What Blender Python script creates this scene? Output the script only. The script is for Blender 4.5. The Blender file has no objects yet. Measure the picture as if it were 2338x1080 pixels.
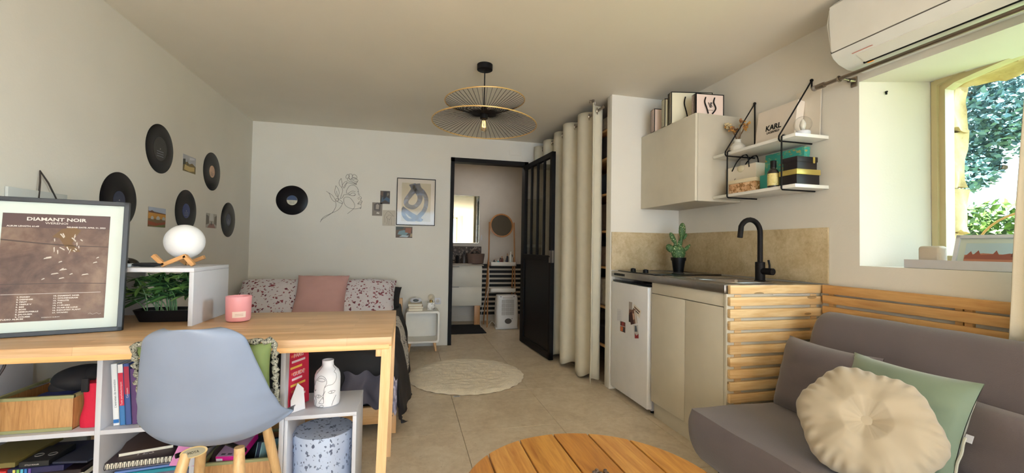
import bpy, bmesh, math, random
from math import sin, cos, pi, radians as R, sqrt, atan2, exp
from mathutils import Vector as V, Matrix, noise
random.seed(7)
sc = bpy.context.scene
C = sc.collection
# ---------------------------------------------------------------- camera
cam_d = bpy.data.cameras.new('camera'); cam = bpy.data.objects.new('camera', cam_d); C.objects.link(cam)
sc.camera = cam
yaw, pit, rol = R(13.816), R(1.404), R(-0.9606)
f_ = V((sin(yaw)*cos(pit), cos(yaw)*cos(pit), sin(pit)))
r_ = V((cos(yaw), -sin(yaw), 0)); d_ = -(r_.cross(f_))
xr = cos(rol)*r_ + sin(rol)*d_; dn = -sin(rol)*r_ + cos(rol)*d_
m = Matrix((xr, -dn, -f_)).transposed().to_4x4(); m.translation = V((0, 0, 1.10))
cam.matrix_world = m
cam_d.sensor_fit = 'HORIZONTAL'; cam_d.sensor_width = 36; cam_d.lens = 36*971.63/2338
cam_d.clip_start = 0.02; cam_d.clip_end = 200
# ---------------------------------------------------------------- light
vs = sc.view_settings
vs.view_transform = 'Standard'; vs.look = 'None'; vs.gamma = 1; vs.use_curve_mapping = False; vs.exposure = 0.9
w = bpy.data.worlds.new('sky'); sc.world = w; w.use_nodes = True
bg = w.node_tree.nodes['Background']; bg.inputs[0].default_value = (0.66, 0.85, 1.0, 1); bg.inputs[1].default_value = 3.0
def area(name, loc, rot, sx, sy, power, col):
    l = bpy.data.lights.new(name, 'AREA'); l.shape = 'RECTANGLE'; l.size = sx; l.size_y = sy; l.energy = power; l.color = col
    o = bpy.data.objects.new(name, l); C.objects.link(o); o.location = loc; o.rotation_euler = rot; return o
area('terrace_door_daylight', (0.25, -4.72, 1.15), (R(90), 0, 0), 3.2, 2.1, 60, (0.6, 0.8, 1.0))
sun_d = bpy.data.lights.new('sun', 'SUN'); sun_d.energy = 40.0; sun_d.angle = R(0.6); sun_d.color = (1.0, 0.98, 0.97)
sun = bpy.data.objects.new('sun', sun_d); C.objects.link(sun)
sun.rotation_euler = V((0.30, 0.76, -0.55)).to_track_quat('-Z', 'Y').to_euler()
area('side_window_fill', (6.0, .75, 2.1), V((-1.0, .06, -.14)).to_track_quat('-Z', 'Y').to_euler(), 1.8, 2.0, 210, (0.74, 0.90, 1.0))  # added lamp outside the window, out of view, brightens left and back walls
area('bathroom_fill', (0.9, 5.5, 2.3), (0, 0, 0), 0.4, 0.4, 2.2, (1, 0.9, 0.78))  # weak fill added overhead to brighten the dim bathroom, no fitting modelled
sc.cycles.use_denoising = True
sc.cycles.max_bounces = 10; sc.cycles.diffuse_bounces = 5; sc.cycles.transparent_max_bounces = 12
sc.cycles.caustics_reflective = False; sc.cycles.caustics_refractive = False
sc.cycles.sample_clamp_indirect = 4
# ---------------------------------------------------------------- materials
MATS = {}
def s2l(c): return tuple((x/255/12.92 if x/255 <= .04045 else ((x/255+.055)/1.055)**2.4) for x in c)
def newmat(name):
    m = bpy.data.materials.new(name); m.use_nodes = True; nt = m.node_tree
    return m, nt, nt.nodes['Principled BSDF']
def coord(nt, scale=(1, 1, 1), rot=(0, 0, 0)):
    tc = nt.nodes.new('ShaderNodeTexCoord'); mp = nt.nodes.new('ShaderNodeMapping')
    mp.inputs['Scale'].default_value = scale; mp.inputs['Rotation'].default_value = rot
    nt.links.new(tc.outputs['Object'], mp.inputs['Vector']); return mp.outputs['Vector']
def ntex(nt, vec, scale, detail=3, rough=.5, dist=0):
    n = nt.nodes.new('ShaderNodeTexNoise'); n.inputs['Scale'].default_value = scale; n.inputs['Detail'].default_value = detail
    n.inputs['Roughness'].default_value = rough; n.inputs['Distortion'].default_value = dist
    nt.links.new(vec, n.inputs['Vector']); return n.outputs['Fac']
def ramp(nt, fac, stops, interp='LINEAR'):
    r = nt.nodes.new('ShaderNodeValToRGB'); r.color_ramp.interpolation = interp
    while len(r.color_ramp.elements) < len(stops): r.color_ramp.elements.new(.5)
    for e, (p, c) in zip(r.color_ramp.elements, stops): e.position = p; e.color = (*c, 1)
    nt.links.new(fac, r.inputs['Fac']); return r.outputs['Color']
def mixc(nt, fac, a, b, mode='MIX'):
    n = nt.nodes.new('ShaderNodeMix'); n.data_type = 'RGBA'; n.blend_type = mode
    for sock, val in ((n.inputs['Factor'], fac), (n.inputs['A'] if False else n.inputs[6], a), (n.inputs[7], b)):
        if hasattr(val, 'links'): nt.links.new(val, sock)
        elif isinstance(val, (int, float)): sock.default_value = val
        else: sock.default_value = (*val, 1)
    return n.outputs[2]
def mathn(nt, op, a, b=0.0):
    n = nt.nodes.new('ShaderNodeMath'); n.operation = op
    for i, val in enumerate((a, b)):
        if hasattr(val, 'links'): nt.links.new(val, n.inputs[i])
        else: n.inputs[i].default_value = val
    return n.outputs[0]
def bump(nt, b, fac, strength=.2, dist=.01):
    n = nt.nodes.new('ShaderNodeBump'); n.inputs['Strength'].default_value = strength; n.inputs['Distance'].default_value = dist
    nt.links.new(fac, n.inputs['Height']); nt.links.new(n.outputs['Normal'], b.inputs['Normal'])
def mat(name, col, rough=.5, metal=0, var=0.0, vscale=8, bmp=0, bscale=60, trans=0, emit=0, sheen=0, coat=0):
    if name in MATS: return MATS[name]
    m, nt, b = newmat(name); c = s2l(col)
    b.inputs['Base Color'].default_value = (*c, 1); b.inputs['Roughness'].default_value = rough; b.inputs['Metallic'].default_value = metal
    b.inputs['Transmission Weight'].default_value = trans
    if sheen: b.inputs['Sheen Weight'].default_value = sheen
    if coat: b.inputs['Coat Weight'].default_value = coat
    vec = coord(nt)
    v = max(var, .03)
    fac = ntex(nt, vec, vscale, 4)
    nt.links.new(ramp(nt, fac, [(.3, tuple(x*(1-v) for x in c)), (.7, tuple(min(1, x*(1+v)) for x in c))]), b.inputs['Base Color'])
    if bmp: bump(nt, b, ntex(nt, vec, bscale, 3), bmp)
    if emit: b.inputs['Emission Color'].default_value = (*c, 1); b.inputs['Emission Strength'].default_value = emit
    MATS[name] = m; return m
def wood(name, c1, c2, axis='x', rough=.45, scale=1.0, knots=False, staves=None):
    if name in MATS: return MATS[name]
    m, nt, b = newmat(name); c1 = s2l(c1); c2 = s2l(c2)
    s = {'x': (1.2, 14, 14), 'y': (14, 1.2, 14), 'z': (14, 14, 1.2)}[axis]
    vec = coord(nt, tuple(k*scale for k in s))
    f1 = ntex(nt, vec, 2.0, 5, .6, 1.2); f2 = ntex(nt, vec, 9.0, 2)
    fac = mathn(nt, 'ADD', mathn(nt, 'MULTIPLY', f1, .75), mathn(nt, 'MULTIPLY', f2, .25))
    col = ramp(nt, fac, [(.32, c2), (.62, c1)])
    if staves:
        br = nt.nodes.new('ShaderNodeTexBrick'); rot = (0, 0, 0) if axis == 'x' else (0, 0, R(90))
        nt.links.new(coord(nt, (1, 1, 1), rot), br.inputs['Vector'])
        br.inputs['Color1'].default_value = (.80, .78, .76, 1); br.inputs['Color2'].default_value = (1.0, 1.0, 1.0, 1)
        br.inputs['Mortar'].default_value = (.72, .66, .6, 1); br.inputs['Scale'].default_value = 1.0
        br.inputs['Mortar Size'].default_value = 0.0006; br.inputs['Brick Width'].default_value = staves[0]; br.inputs['Row Height'].default_value = staves[1]
        col = mixc(nt, 1.0, col, br.outputs['Color'], 'MULTIPLY')
    if knots:
        vo = nt.nodes.new('ShaderNodeTexVoronoi'); vo.inputs['Scale'].default_value = 1.0
        ks = {'x': (3.2, 12, 12), 'y': (12, 3.2, 12), 'z': (12, 12, 3.2)}[axis]
        nt.links.new(coord(nt, ks), vo.inputs['Vector'])
        k = mathn(nt, 'LESS_THAN', vo.outputs['Distance'], .10)
        col = mixc(nt, mathn(nt, 'MULTIPLY', k, .7), col, tuple(x*.35 for x in c2))
    nt.links.new(col, b.inputs['Base Color']); b.inputs['Roughness'].default_value = rough
    bump(nt, b, fac, .08, .004); MATS[name] = m; return m
def voro_mat(name, base, flecks, scale, thr, rough=.6, stretch=(1, 1, 1), second=None):
    if name in MATS: return MATS[name]
    m, nt, b = newmat(name); col = s2l(base)
    first = True
    for (sc_, th, fl) in ((scale, thr, flecks),) + ((second,) if second else ()):
        vo = nt.nodes.new('ShaderNodeTexVoronoi'); vo.inputs['Scale'].default_value = sc_; vo.feature = 'F1'
        vc = coord(nt, stretch)
        wn = nt.nodes.new('ShaderNodeTexNoise'); wn.inputs['Scale'].default_value = sc_*1.7; nt.links.new(vc, wn.inputs['Vector'])
        vm = nt.nodes.new('ShaderNodeVectorMath'); vm.operation = 'MULTIPLY_ADD'
        nt.links.new(wn.outputs['Color'], vm.inputs[0]); vm.inputs[1].default_value = (1.2/sc_,)*3; nt.links.new(vc, vm.inputs[2])
        nt.links.new(vm.outputs[0], vo.inputs['Vector'])
        sep = nt.nodes.new('ShaderNodeSeparateColor'); nt.links.new(vo.outputs['Color'], sep.inputs[0])
        n = len(fl); cc = ramp(nt, sep.outputs[0], [(i/n, s2l(c)) for i, c in enumerate(fl)], 'CONSTANT')
        th2 = mathn(nt, 'MULTIPLY', mathn(nt, 'ADD', sep.outputs[1], .35), th)
        k = mathn(nt, 'LESS_THAN', vo.outputs['Distance'], th2)
        col = mixc(nt, k, col, cc)
    nt.links.new(col, b.inputs['Base Color']); b.inputs['Roughness'].default_value = rough; MATS[name] = m; return m
def noise_pic(name, stops, scale=20, stretch=(1, 1, 1), rough=.5):
    if name in MATS: return MATS[name]
    m, nt, b = newmat(name); fac = ntex(nt, coord(nt, stretch), scale, 6, .6, .8)
    nt.links.new(ramp(nt, fac, [(p, s2l(c)) for p, c in stops]), b.inputs['Base Color']); b.inputs['Roughness'].default_value = rough
    MATS[name] = m; return m
def pane_mat(name, tint=(1, 1, 1), gloss=.08, rough=0.0, fk=.9):
    if name in MATS: return MATS[name]
    m = bpy.data.materials.new(name); m.use_nodes = True; nt = m.node_tree; nt.nodes.clear()
    o = nt.nodes.new('ShaderNodeOutputMaterial'); t = nt.nodes.new('ShaderNodeBsdfTransparent'); t.inputs[0].default_value = (*tint, 1)
    g = nt.nodes.new('ShaderNodeBsdfGlossy'); g.inputs['Roughness'].default_value = rough; mx = nt.nodes.new('ShaderNodeMixShader')
    fr = nt.nodes.new('ShaderNodeLayerWeight'); fr.inputs[0].default_value = .5
    a = mathn(nt, 'ADD', mathn(nt, 'MULTIPLY', mathn(nt, 'POWER', fr.outputs['Facing'], 4.0), fk), gloss)
    nt.links.new(a, mx.inputs[0]); nt.links.new(t.outputs[0], mx.inputs[1]); nt.links.new(g.outputs[0], mx.inputs[2]); nt.links.new(mx.outputs[0], o.inputs[0])
    MATS[name] = m; return m
WALL = mat('plaster_warm_white', (222, 217, 208), .85, var=.02, vscale=2, bmp=.06, bscale=90)
CEIL = mat('ceiling_paint', (232, 225, 212), .8, var=.02, vscale=1.5)
BATHW = mat('bathroom_paint', (198, 188, 176), .8, var=.03)
WHITE = mat('white_lacquer', (204, 204, 212), .35)
CREAM = mat('cream_laminate', (208, 200, 182), .45)
BLACK = mat('black_metal', (18, 14, 14), .6)
BLACKP = mat('black_plastic', (18, 16, 17), .45)
STEEL = mat('brushed_steel', (176, 170, 164), .28, metal=1, var=.06, vscale=30)
CHROME = mat('chrome', (200, 195, 190), .15, metal=1)
for _m in (BLACK, BLACKP): _m.node_tree.nodes['Principled BSDF'].inputs['Specular IOR Level'].default_value = .2
DESKW = wood('beech_block', (226, 190, 150), (200, 156, 112), 'x', .42, staves=(.42, .042))
BEECH_Y = wood('beech_rail_y', (238, 190, 132), (222, 168, 108), 'y', .45)
BEECH_Z = wood('beech_leg', (240, 196, 146), (222, 170, 116), 'z', .45)
BEECH_X = wood('beech_rail_x', (236, 188, 130), (216, 160, 100), 'x', .45)
PINE_X = wood('pine_slat_x', (232, 200, 150), (206, 160, 104), 'x', .42, knots=True)
PINE_Y = wood('pine_slat_y', (222, 178, 118), (196, 142, 84), 'y', .42, knots=True)
ACACIA = [wood('acacia_plank_%d' % i, a, b_, 'y', .4, 1+.1*i) for i, (a, b_) in enumerate((((206, 150, 72), (160, 102, 42)), ((196, 136, 62), (150, 92, 38)), ((212, 158, 84), (172, 112, 50))))]
LEGW = wood('chair_leg_wood', (214, 178, 128), (190, 148, 98), 'z', .4)
STONE = None
def stone_mat(name, cols, rough=.5, s=1.0):
    m, nt, b = newmat(name); vec = coord(nt)
    oi = nt.nodes.new('ShaderNodeObjectInfo')
    va = nt.nodes.new('ShaderNodeVectorMath'); va.operation = 'ADD'; nt.links.new(vec, va.inputs[0]); nt.links.new(oi.outputs['Location'], va.inputs[1])
    f1 = ntex(nt, va.outputs[0], 5*s, 8, .65, .6); f2 = ntex(nt, va.outputs[0], 26*s, 6, .7, .4)
    fac = mathn(nt, 'ADD', mathn(nt, 'MULTIPLY', f1, .55), mathn(nt, 'MULTIPLY', f2, .45))
    col = ramp(nt, fac, [(.36, s2l(cols[0])), (.5, s2l(cols[1])), (.64, s2l(cols[2]))])
    sp = ntex(nt, va.outputs[0], 70*s, 3, .6); big = ntex(nt, va.outputs[0], 3*s, 3)
    k = mathn(nt, 'MULTIPLY', mathn(nt, 'GREATER_THAN', sp, .66), mathn(nt, 'GREATER_THAN', big, .48))
    col = mixc(nt, mathn(nt, 'MULTIPLY', k, .45), col, s2l(cols[3]))
    nt.links.new(col, b.inputs['Base Color']); b.inputs['Roughness'].default_value = rough; bump(nt, b, f2, .08, .004)
    MATS[name] = m; return m
TILE = stone_mat('limestone_floor_tile', ((196, 177, 152), (212, 195, 170), (224, 210, 188), (150, 128, 104)), .42)
SPLASH = stone_mat('stone_splashback', ((170, 148, 112), (190, 170, 134), (206, 188, 156), (120, 98, 72)), .45, 1.6)
GROUT = mat('grout', (150, 132, 108), .8)
# ---------------------------------------------------------------- mesh helpers
class MB:
    def __init__(s): s.bm = bmesh.new()
    def _xf(s, vs, M):
        if M is not None: bmesh.ops.transform(s.bm, matrix=M, verts=vs)
    def box(s, x0, x1, y0, y1, z0, z1, bev=0, seg=2, M=None):
        r = bmesh.ops.create_cube(s.bm, size=1.0); vs = r['verts']
        for v in vs: v.co = V(((x0+x1)/2+v.co.x*(x1-x0), (y0+y1)/2+v.co.y*(y1-y0), (z0+z1)/2+v.co.z*(z1-z0)))
        if bev:
            es = list({e for v in vs for e in v.link_edges})
            r = bmesh.ops.bevel(s.bm, geom=es+vs, offset=bev, segments=seg, affect='EDGES', profile=.5)
            vs = list({v for f in r['faces'] for v in f.verts} | {v for v in vs if v.is_valid})
        s._xf(vs, M); return s
    def lathe(s, prof, c=(0, 0, 0), seg=32, M=None, sx=1, sy=1, cap=True):
        rings = []
        allv = []
        for r, z in prof:
            ring = [s.bm.verts.new((c[0]+sx*r*cos(2*pi*i/seg), c[1]+sy*r*sin(2*pi*i/seg), c[2]+z)) for i in range(seg)]
            rings.append(ring); allv += ring
        for a, b in zip(rings, rings[1:]):
            for i in range(seg):
                j = (i+1) % seg; s.bm.faces.new((a[i], a[j], b[j], b[i]))
        if cap:
            s.bm.faces.new(list(reversed(rings[0]))); s.bm.faces.new(rings[-1])
        s._xf(allv, M); return s
    def cyl(s, p0, p1, r0, r1=None, seg=16):
        p0, p1 = V(p0), V(p1); r1 = r0 if r1 is None else r1; d = p1-p0
        q = V((0, 0, 1)).rotation_difference(d.normalized()).to_matrix().to_4x4(); q.translation = p0
        return s.lathe([(r0, 0), (r1, d.length)], seg=seg, M=q)
    def tube(s, pts, r, seg=8, closed=False):
        pts = [V(p) for p in pts]; n = len(pts); rings = []; up = V((0, 0, 1))
        rs = r if isinstance(r, (list, tuple)) else [r]*n
        prev = None
        for i, p in enumerate(pts):
            a = pts[(i-1) % n] if (closed or i) else p; b = pts[(i+1) % n] if (closed or i < n-1) else p
            t = (b-a).normalized() if (b-a).length > 1e-9 else V((0, 0, 1))
            if prev is None:
                u = t.orthogonal().normalized()
            else:
                u = (prev-t*prev.dot(t)); u = u.normalized() if u.length > 1e-6 else t.orthogonal().normalized()
            prev = u; w_ = t.cross(u)
            rings.append([s.bm.verts.new(p+rs[i]*(cos(2*pi*k/seg)*u+sin(2*pi*k/seg)*w_)) for k in range(seg)])
        pairs = list(zip(rings, rings[1:]))+([(rings[-1], rings[0])] if closed else [])
        for a, b in pairs:
            for k in range(seg):
                j = (k+1) % seg; s.bm.faces.new((a[k], a[j], b[j], b[k]))
        if not closed: s.bm.faces.new(list(reversed(rings[0]))); s.bm.faces.new(rings[-1])
        return s
    def sphere(s, c, r, sx=1, sy=1, sz=1, u=24, v=16, M=None):
        q = bmesh.ops.create_uvsphere(s.bm, u_segments=u, v_segments=v, radius=1)['verts']
        for k in q: k.co = V((c[0]+k.co.x*r*sx, c[1]+k.co.y*r*sy, c[2]+k.co.z*r*sz))
        s._xf(q, M); return s
    def grid(s, fn, nu, nv, closed_u=False):
        g = [[s.bm.verts.new(fn(i/(nu if closed_u else nu), j/nv)) for j in range(nv+1)] for i in range(nu if closed_u else nu+1)]
        for i in range(nu):
            for j in range(nv):
                a = g[i]; b = g[(i+1) % len(g)]
                s.bm.faces.new((a[j], b[j], b[j+1], a[j+1]))
        return s
    def prism(s, poly, M, depth):
        """polygon in local xy, extruded along local z by depth"""
        a = [s.bm.verts.new(M @ V((x, y, 0))) for x, y in poly]; b = [s.bm.verts.new(M @ V((x, y, depth))) for x, y in poly]
        s.bm.faces.new(a[::-1]); s.bm.faces.new(b); n = len(poly)
        for i in range(n): s.bm.faces.new((a[i], a[(i+1) % n], b[(i+1) % n], b[i]))
        return s
    def pillow(s, w_, h_, t, M, n=22, wr=.006, seed=0, pw=2.6):
        for sg in (1, -1):
            def fn(a, b):
                u, v = 2*a-1, 2*b-1
                k = max(0, (1-abs(u)**pw))*max(0, (1-abs(v)**pw)); k = k**.5
                pinch = 1-.07*(1-abs(u)**2)*abs(v)**4; pinch2 = 1-.07*(1-abs(v)**2)*abs(u)**4
                p = V((u*w_/2*pinch2, v*h_/2*pinch, sg*(t/2*k+.002)))
                q = noise.noise(p*9+V((seed*3.1, seed, 0)))*wr*(1 if k > .05 else 0)+noise.noise(V((p.x*4, p.y*22, seed)))*wr*.4*k
                p.z += sg*q; return M @ p
            s.grid(fn, n, n)
        bmesh.ops.remove_doubles(s.bm, verts=s.bm.verts, dist=.0001); return s
    def build(s, name, material, parent=None, smooth=True, angle=35, mods=None, M=None, local=False):
        bmesh.ops.recalc_face_normals(s.bm, faces=s.bm.faces)
        me = bpy.data.meshes.new(name); s.bm.to_mesh(me); s.bm.free()
        ms = material if isinstance(material, (list, tuple)) else [material]
        for q in ms: me.materials.append(q)
        o = bpy.data.objects.new(name, me); C.objects.link(o)
        if smooth:
            for p in me.polygons: p.use_smooth = True
            try: me.set_sharp_from_angle(angle=R(angle))
            except Exception: pass
        if M is not None: o.matrix_world = M
        if parent is not None: attach(o, parent, local)
        return o
ORIG = {}
def attach(o, parent, local=False):
    o.parent = parent
    if not local:
        loc = ORIG.get(parent.name, V((0, 0, 0)))
        o.matrix_parent_inverse = Matrix.Translation(-loc)
def thing(name, label, cat, loc=(0, 0, 0), group=None):
    o = bpy.data.objects.new(name, None); C.objects.link(o); o.location = loc; o.empty_display_size = .05
    ORIG[o.name] = V(loc); return tag(o, label, cat, group)
def tag(o, label, cat, group=None, kind=None):
    if label: o['label'] = label
    if cat: o['category'] = cat
    if group: o['group'] = group
    if kind: o['kind'] = kind
    return o
def struct(o, label=None):
    o['kind'] = 'structure'
    if label: o['label'] = label
    return o
def frameM(o, right, up):
    r = V(right).normalized(); u = V(up).normalized(); n = r.cross(u)
    M = Matrix((r, u, n)).transposed().to_4x4(); M.translation = V(o); return M
def back_M(x, y, z): return frameM((x, y, z), (1, 0, 0), (0, 0, 1))      # faces -Y
def left_M(x, y, z): return frameM((x, y, z), (0, 1, 0), (0, 0, 1))      # faces +X
def right_M(x, y, z): return frameM((x, y, z), (0, -1, 0), (0, 0, 1))    # faces -X
def text(name, s, size, M, material, parent=None, depth=.0004, align='CENTER', sx=1.0, bold=0, shear=0, tagit=None):
    cu = bpy.data.curves.new(name, 'FONT'); cu.body = s; cu.size = size; cu.align_x = align; cu.align_y = 'CENTER'; cu.extrude = depth; cu.offset = bold; cu.shear = shear
    cu.resolution_u = 2
    t = bpy.data.objects.new('tmp', cu); C.objects.link(t)
    dg = bpy.context.evaluated_depsgraph_get(); dg.update()
    me = bpy.data.meshes.new_from_object(t.evaluated_get(dg)); bpy.data.objects.remove(t)
    me.transform(M @ Matrix.Diagonal((sx, 1, 1, 1))); me.materials.clear(); me.materials.append(material)
    o = bpy.data.objects.new(name, me); C.objects.link(o)
    if parent is not None: attach(o, parent)
    return o
def stroke(pts, wid):
    """2D ribbon polygon quads from centreline"""
    L = []; Rr = []
    for i, p in enumerate(pts):
        a = pts[max(0, i-1)]; b = pts[min(len(pts)-1, i+1)]; dx, dy = b[0]-a[0], b[1]-a[1]; l = sqrt(dx*dx+dy*dy) or 1
        w_ = wid[i] if isinstance(wid, (list, tuple)) else wid
        L.append((p[0]-dy/l*w_/2, p[1]+dx/l*w_/2)); Rr.append((p[0]+dy/l*w_/2, p[1]-dx/l*w_/2))
    return L, Rr
def smooth_pts(pts, k=6):
    out = []; P = [V((*p, 0)) if len(p) == 2 else V(p) for p in pts]
    for i in range(len(P)-1):
        p0 = P[max(0, i-1)]; p1 = P[i]; p2 = P[i+1]; p3 = P[min(len(P)-1, i+2)]
        for j in range(k):
            t = j/k; out.append(.5*((2*p1)+(-p0+p2)*t+(2*p0-5*p1+4*p2-p3)*t*t+(-p0+3*p1-3*p2+p3)*t**3))
    out.append(P[-1]); return out
def copy_tree(o, parent=None):
    c = o.copy(); C.objects.link(c); c.parent = parent
    for ch in [k for k in C.objects if k.parent == o]: copy_tree(ch, c)
    return c
# ---------------------------------------------------------------- room shell
XL, XR, YB, YR, ZC = -1.54, 2.174, 4.775, -4.7, 2.329
fl = MB().box(-1.7, 2.9, YR-.05, 6.4, -.10, -.006).build('floor', GROUT); struct(fl, 'beige limestone tiled floor')
xs = [-1.54-.0, -1.474, -.870, -.266, .338, .942, 1.545, 2.149, 2.72]
ys = [-4.68, -4.02, -3.36, -2.70, -2.05, -1.395, -.74, -.09, .57, 1.23, 1.885, 2.54, 3.195, 3.855, 4.51, 5.165, 5.82, 6.28]
for i in range(1, len(xs)-1):
    for j in range(len(ys)-1):
        x0, x1, y0, y1 = xs[i], xs[i+1], ys[j], ys[j+1]
        if y0 > 4.9 and (x1 < .2): continue
        MB().box(x0+.0012, x1-.0012, y0+.0012, y1-.0012, -.006, 0, .0008, 1).build('tile', TILE, fl)
struct(MB().box(-1.7, 2.9, YR-.1, YB+.1, ZC, ZC+.1).build('ceiling', CEIL), 'cream painted ceiling')
struct(MB().box(XL-.12, XL, YR-.1, YB+.1, -.05, ZC).build('wall_left', WALL), 'left wall hung with records')
b = MB(); DX0, DX1, DZ = .456, 1.355, 2.09
b.box(XL-.12, DX0, YB, YB+.09, -.05, ZC).box(DX1, 2.7, YB, YB+.09, -.05, ZC).box(DX0, DX1, YB, YB+.09, DZ, ZC)
struct(b.build('wall_back', WALL, smooth=False), 'back wall with doorway')
# right wall with splayed window opening
WY0, WY1, WZ0, WZ1 = .35, 1.634, 1.035, 1.953
b = MB()
b.box(XR, XR+.36, YR-.1, WY0, -.05, ZC).box(XR, XR+.36, WY1, YB+.1, -.05, ZC).box(XR, XR+.36, WY0, WY1, -.05, WZ0).box(XR, XR+.36, WY0, WY1, WZ1, ZC)
b.prism([(XR+.0002, WY1-.0002), (XR+.36, 1.53), (XR+.36, WY1+.002), (XR+.004, WY1+.002)], Matrix.Translation((0, 0, WZ0)), WZ1-WZ0)
wr = struct(b.build('wall_right', WALL, smooth=False), 'right wall with deep window opening')
# rear wall with glazed opening (behind the camera)
b = MB(); b.box(XL, -1.35, YR-.1, YR, -.05, ZC).box(1.95, XR, YR-.1, YR, -.05, ZC).box(-1.35, 1.95, YR-.1, YR, 2.25, ZC)
struct(b.build('wall_rear', WALL, smooth=False))
b = MB()
for x in (-1.35, .28, 1.90): b.box(x, x+.05, YR-.08, YR-.03, 0, 2.25)
b.box(-1.35, 1.95, YR-.08, YR-.03, 2.2, 2.25).box(-1.35, 1.95, YR-.08, YR-.03, 0, .05)
struct(b.build('door_2', mat('window_frame_beige', (196, 180, 140), .5)), 'glazed terrace door behind the viewer')
# partition beside the kitchen
struct(MB().box(1.560, 2.174, 3.08, 3.16, 0, ZC, .002).build('wall_partition', WALL), 'short partition wall between wardrobe and kitchenette')
# bathroom shell
BY = 6.26
struct(MB().box(.1, 2.7, BY, BY+.1, -.05, 2.5).build('wall_bathroom_back', BATHW), 'bathroom far wall')
struct(MB().box(.1, .2, YB+.09, BY, -.05, 2.5).build('wall_bathroom_left', BATHW))
struct(MB().box(2.6, 2.7, YB+.09, BY, -.05, 2.5).build('wall_bathroom_right', BATHW))
struct(MB().box(.1, 2.7, YB+.09, BY, 2.40, 2.5).build('ceiling_bathroom', CEIL))
# door frame and leaf
b = MB(); b.box(DX0, DX0+.04, YB-.015, YB+.1, 0, 2.092).box(DX1-.045, DX1, YB-.015, YB+.1, 0, 2.092).box(DX0, DX1, YB-.015, YB+.1, 2.045, 2.092)
struct(b.build('trim_1', BLACK, smooth=False), 'black metal door frame')
door = thing('door_1', 'open black metal door, glazed above, solid panel below', None, (1.315, YB-.02, .008)); struct(door)
HX, HY = 1.315, YB-.02; FX, FY = 1.375, 3.925
dl = sqrt((FX-HX)**2+(FY-HY)**2); DM = frameM((HX, HY, .012), (FX-HX, FY-HY, 0), (0, 0, 1))
DW, DH = dl, 2.03
b = MB(); t = .02
for (x0, x1, y0, y1) in ((0, .05, 0, DH), (DW-.05, DW, 0, DH), (0, DW, 0, .07), (0, DW, DH-.05, DH), (0, DW, .955, 1.01)): b.box(x0, x1, y0, y1, -t, t, .002, 1, M=DM)
b.build('door_frame', BLACK, door)
MB().box(.05, DW-.05, .07, .955, -.006, .006, M=DM).build('lower_panel', BLACKP, door)
for k in (1, 2, 3):
    x = .05+(DW-.1)*k/4; MB().box(x-.012, x+.012, 1.01, DH-.05, -.012, .012, M=DM).build('glazing_bar', BLACK, door)
for k in range(4):
    x0 = .05+(DW-.1)*k/4; x1 = x0+(DW-.1)/4; MB().box(x0, x1, 1.01, DH-.05, -.002, .002, M=DM).build('pane', pane_mat('door_glass', (.82, .82, .80), .05), door)
hp = MB().box(DW-.04, DW+.001, .94, 1.06, t, t+.004, M=DM).box(DW, DW+.003, .94, 1.06, -.012, .012, M=DM).build('lock_plate', STEEL, door); hp['label'] = 'steel lock plate'
MB().cyl(DM @ V((DW-.02, 1.0, t)), DM @ V((DW-.02, 1.0, t+.012)), .006).build('handle_hole', BLACKP, door)
# ---------------------------------------------------------------- window
FR = mat('window_frame_beige', (196, 180, 140), .5)
def arch(y):  # frame underside outline
    return 1.947+.076*(1-((y-.94)/.60)**2)
win = thing('window_1', 'arched wooden window with a beige frame in the thick right wall', None, (2.53, 1.0, 1.04)); struct(win)
def arch_ring(name, y0, y1, z0, inset, x0, x1, wid, material, parent):
    outer = [(y0, z0)]+[(y0+(y1-y0)*k/14, arch(y0+(y1-y0)*k/14)) for k in range(15)]+[(y1, z0)]
    cy = (y0+y1)/2
    def ins(p, d): return (p[0]+(d if p[0] < cy-.001 and (p[0] <= y0+.001) else (-d if p[0] >= y1-.001 else 0)), p[1]-d if p[1] > z0 else p[1]+d)
    o_ = [ins(p, inset) for p in outer]; i_ = [ins(p, inset+wid) for p in outer]
    bb = MB(); n = len(o_); ring = []
    for X in (x0, x1):
        ring.append([bb.bm.verts.new((X, *p)) for p in o_]); ring.append([bb.bm.verts.new((X, *p)) for p in i_])
    for k in range(n):
        j = (k+1) % n
        for a, c in ((0, 1), (2, 3), (0, 2), (1, 3)): bb.bm.faces.new((ring[a][k], ring[a][j], ring[c][j], ring[c][k]))
    return bb.build(name, material, parent, smooth=False), i_
arch_ring('outer_frame', .36, 1.535, 1.045, 0, 2.50, 2.56, .024, FR, win)
_, inn = arch_ring('sash', .36, 1.535, 1.045, .024, 2.515, 2.575, .024, FR, win)
b = MB(); vsx = [[b.bm.verts.new((X, *p)) for p in inn] for X in (2.545, 2.549)]
b.bm.faces.new(vsx[0]); b.bm.faces.new(vsx[1]); b.build('pane', pane_mat('window_glass', (.93, .98, .97), .03), win, smooth=False)
b = MB(); b.box(2.1755, 2.53, .352, 1.632, 1.02, 1.0355); struct(b.build('trim_2', WALL, smooth=False), 'window sill')
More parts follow.
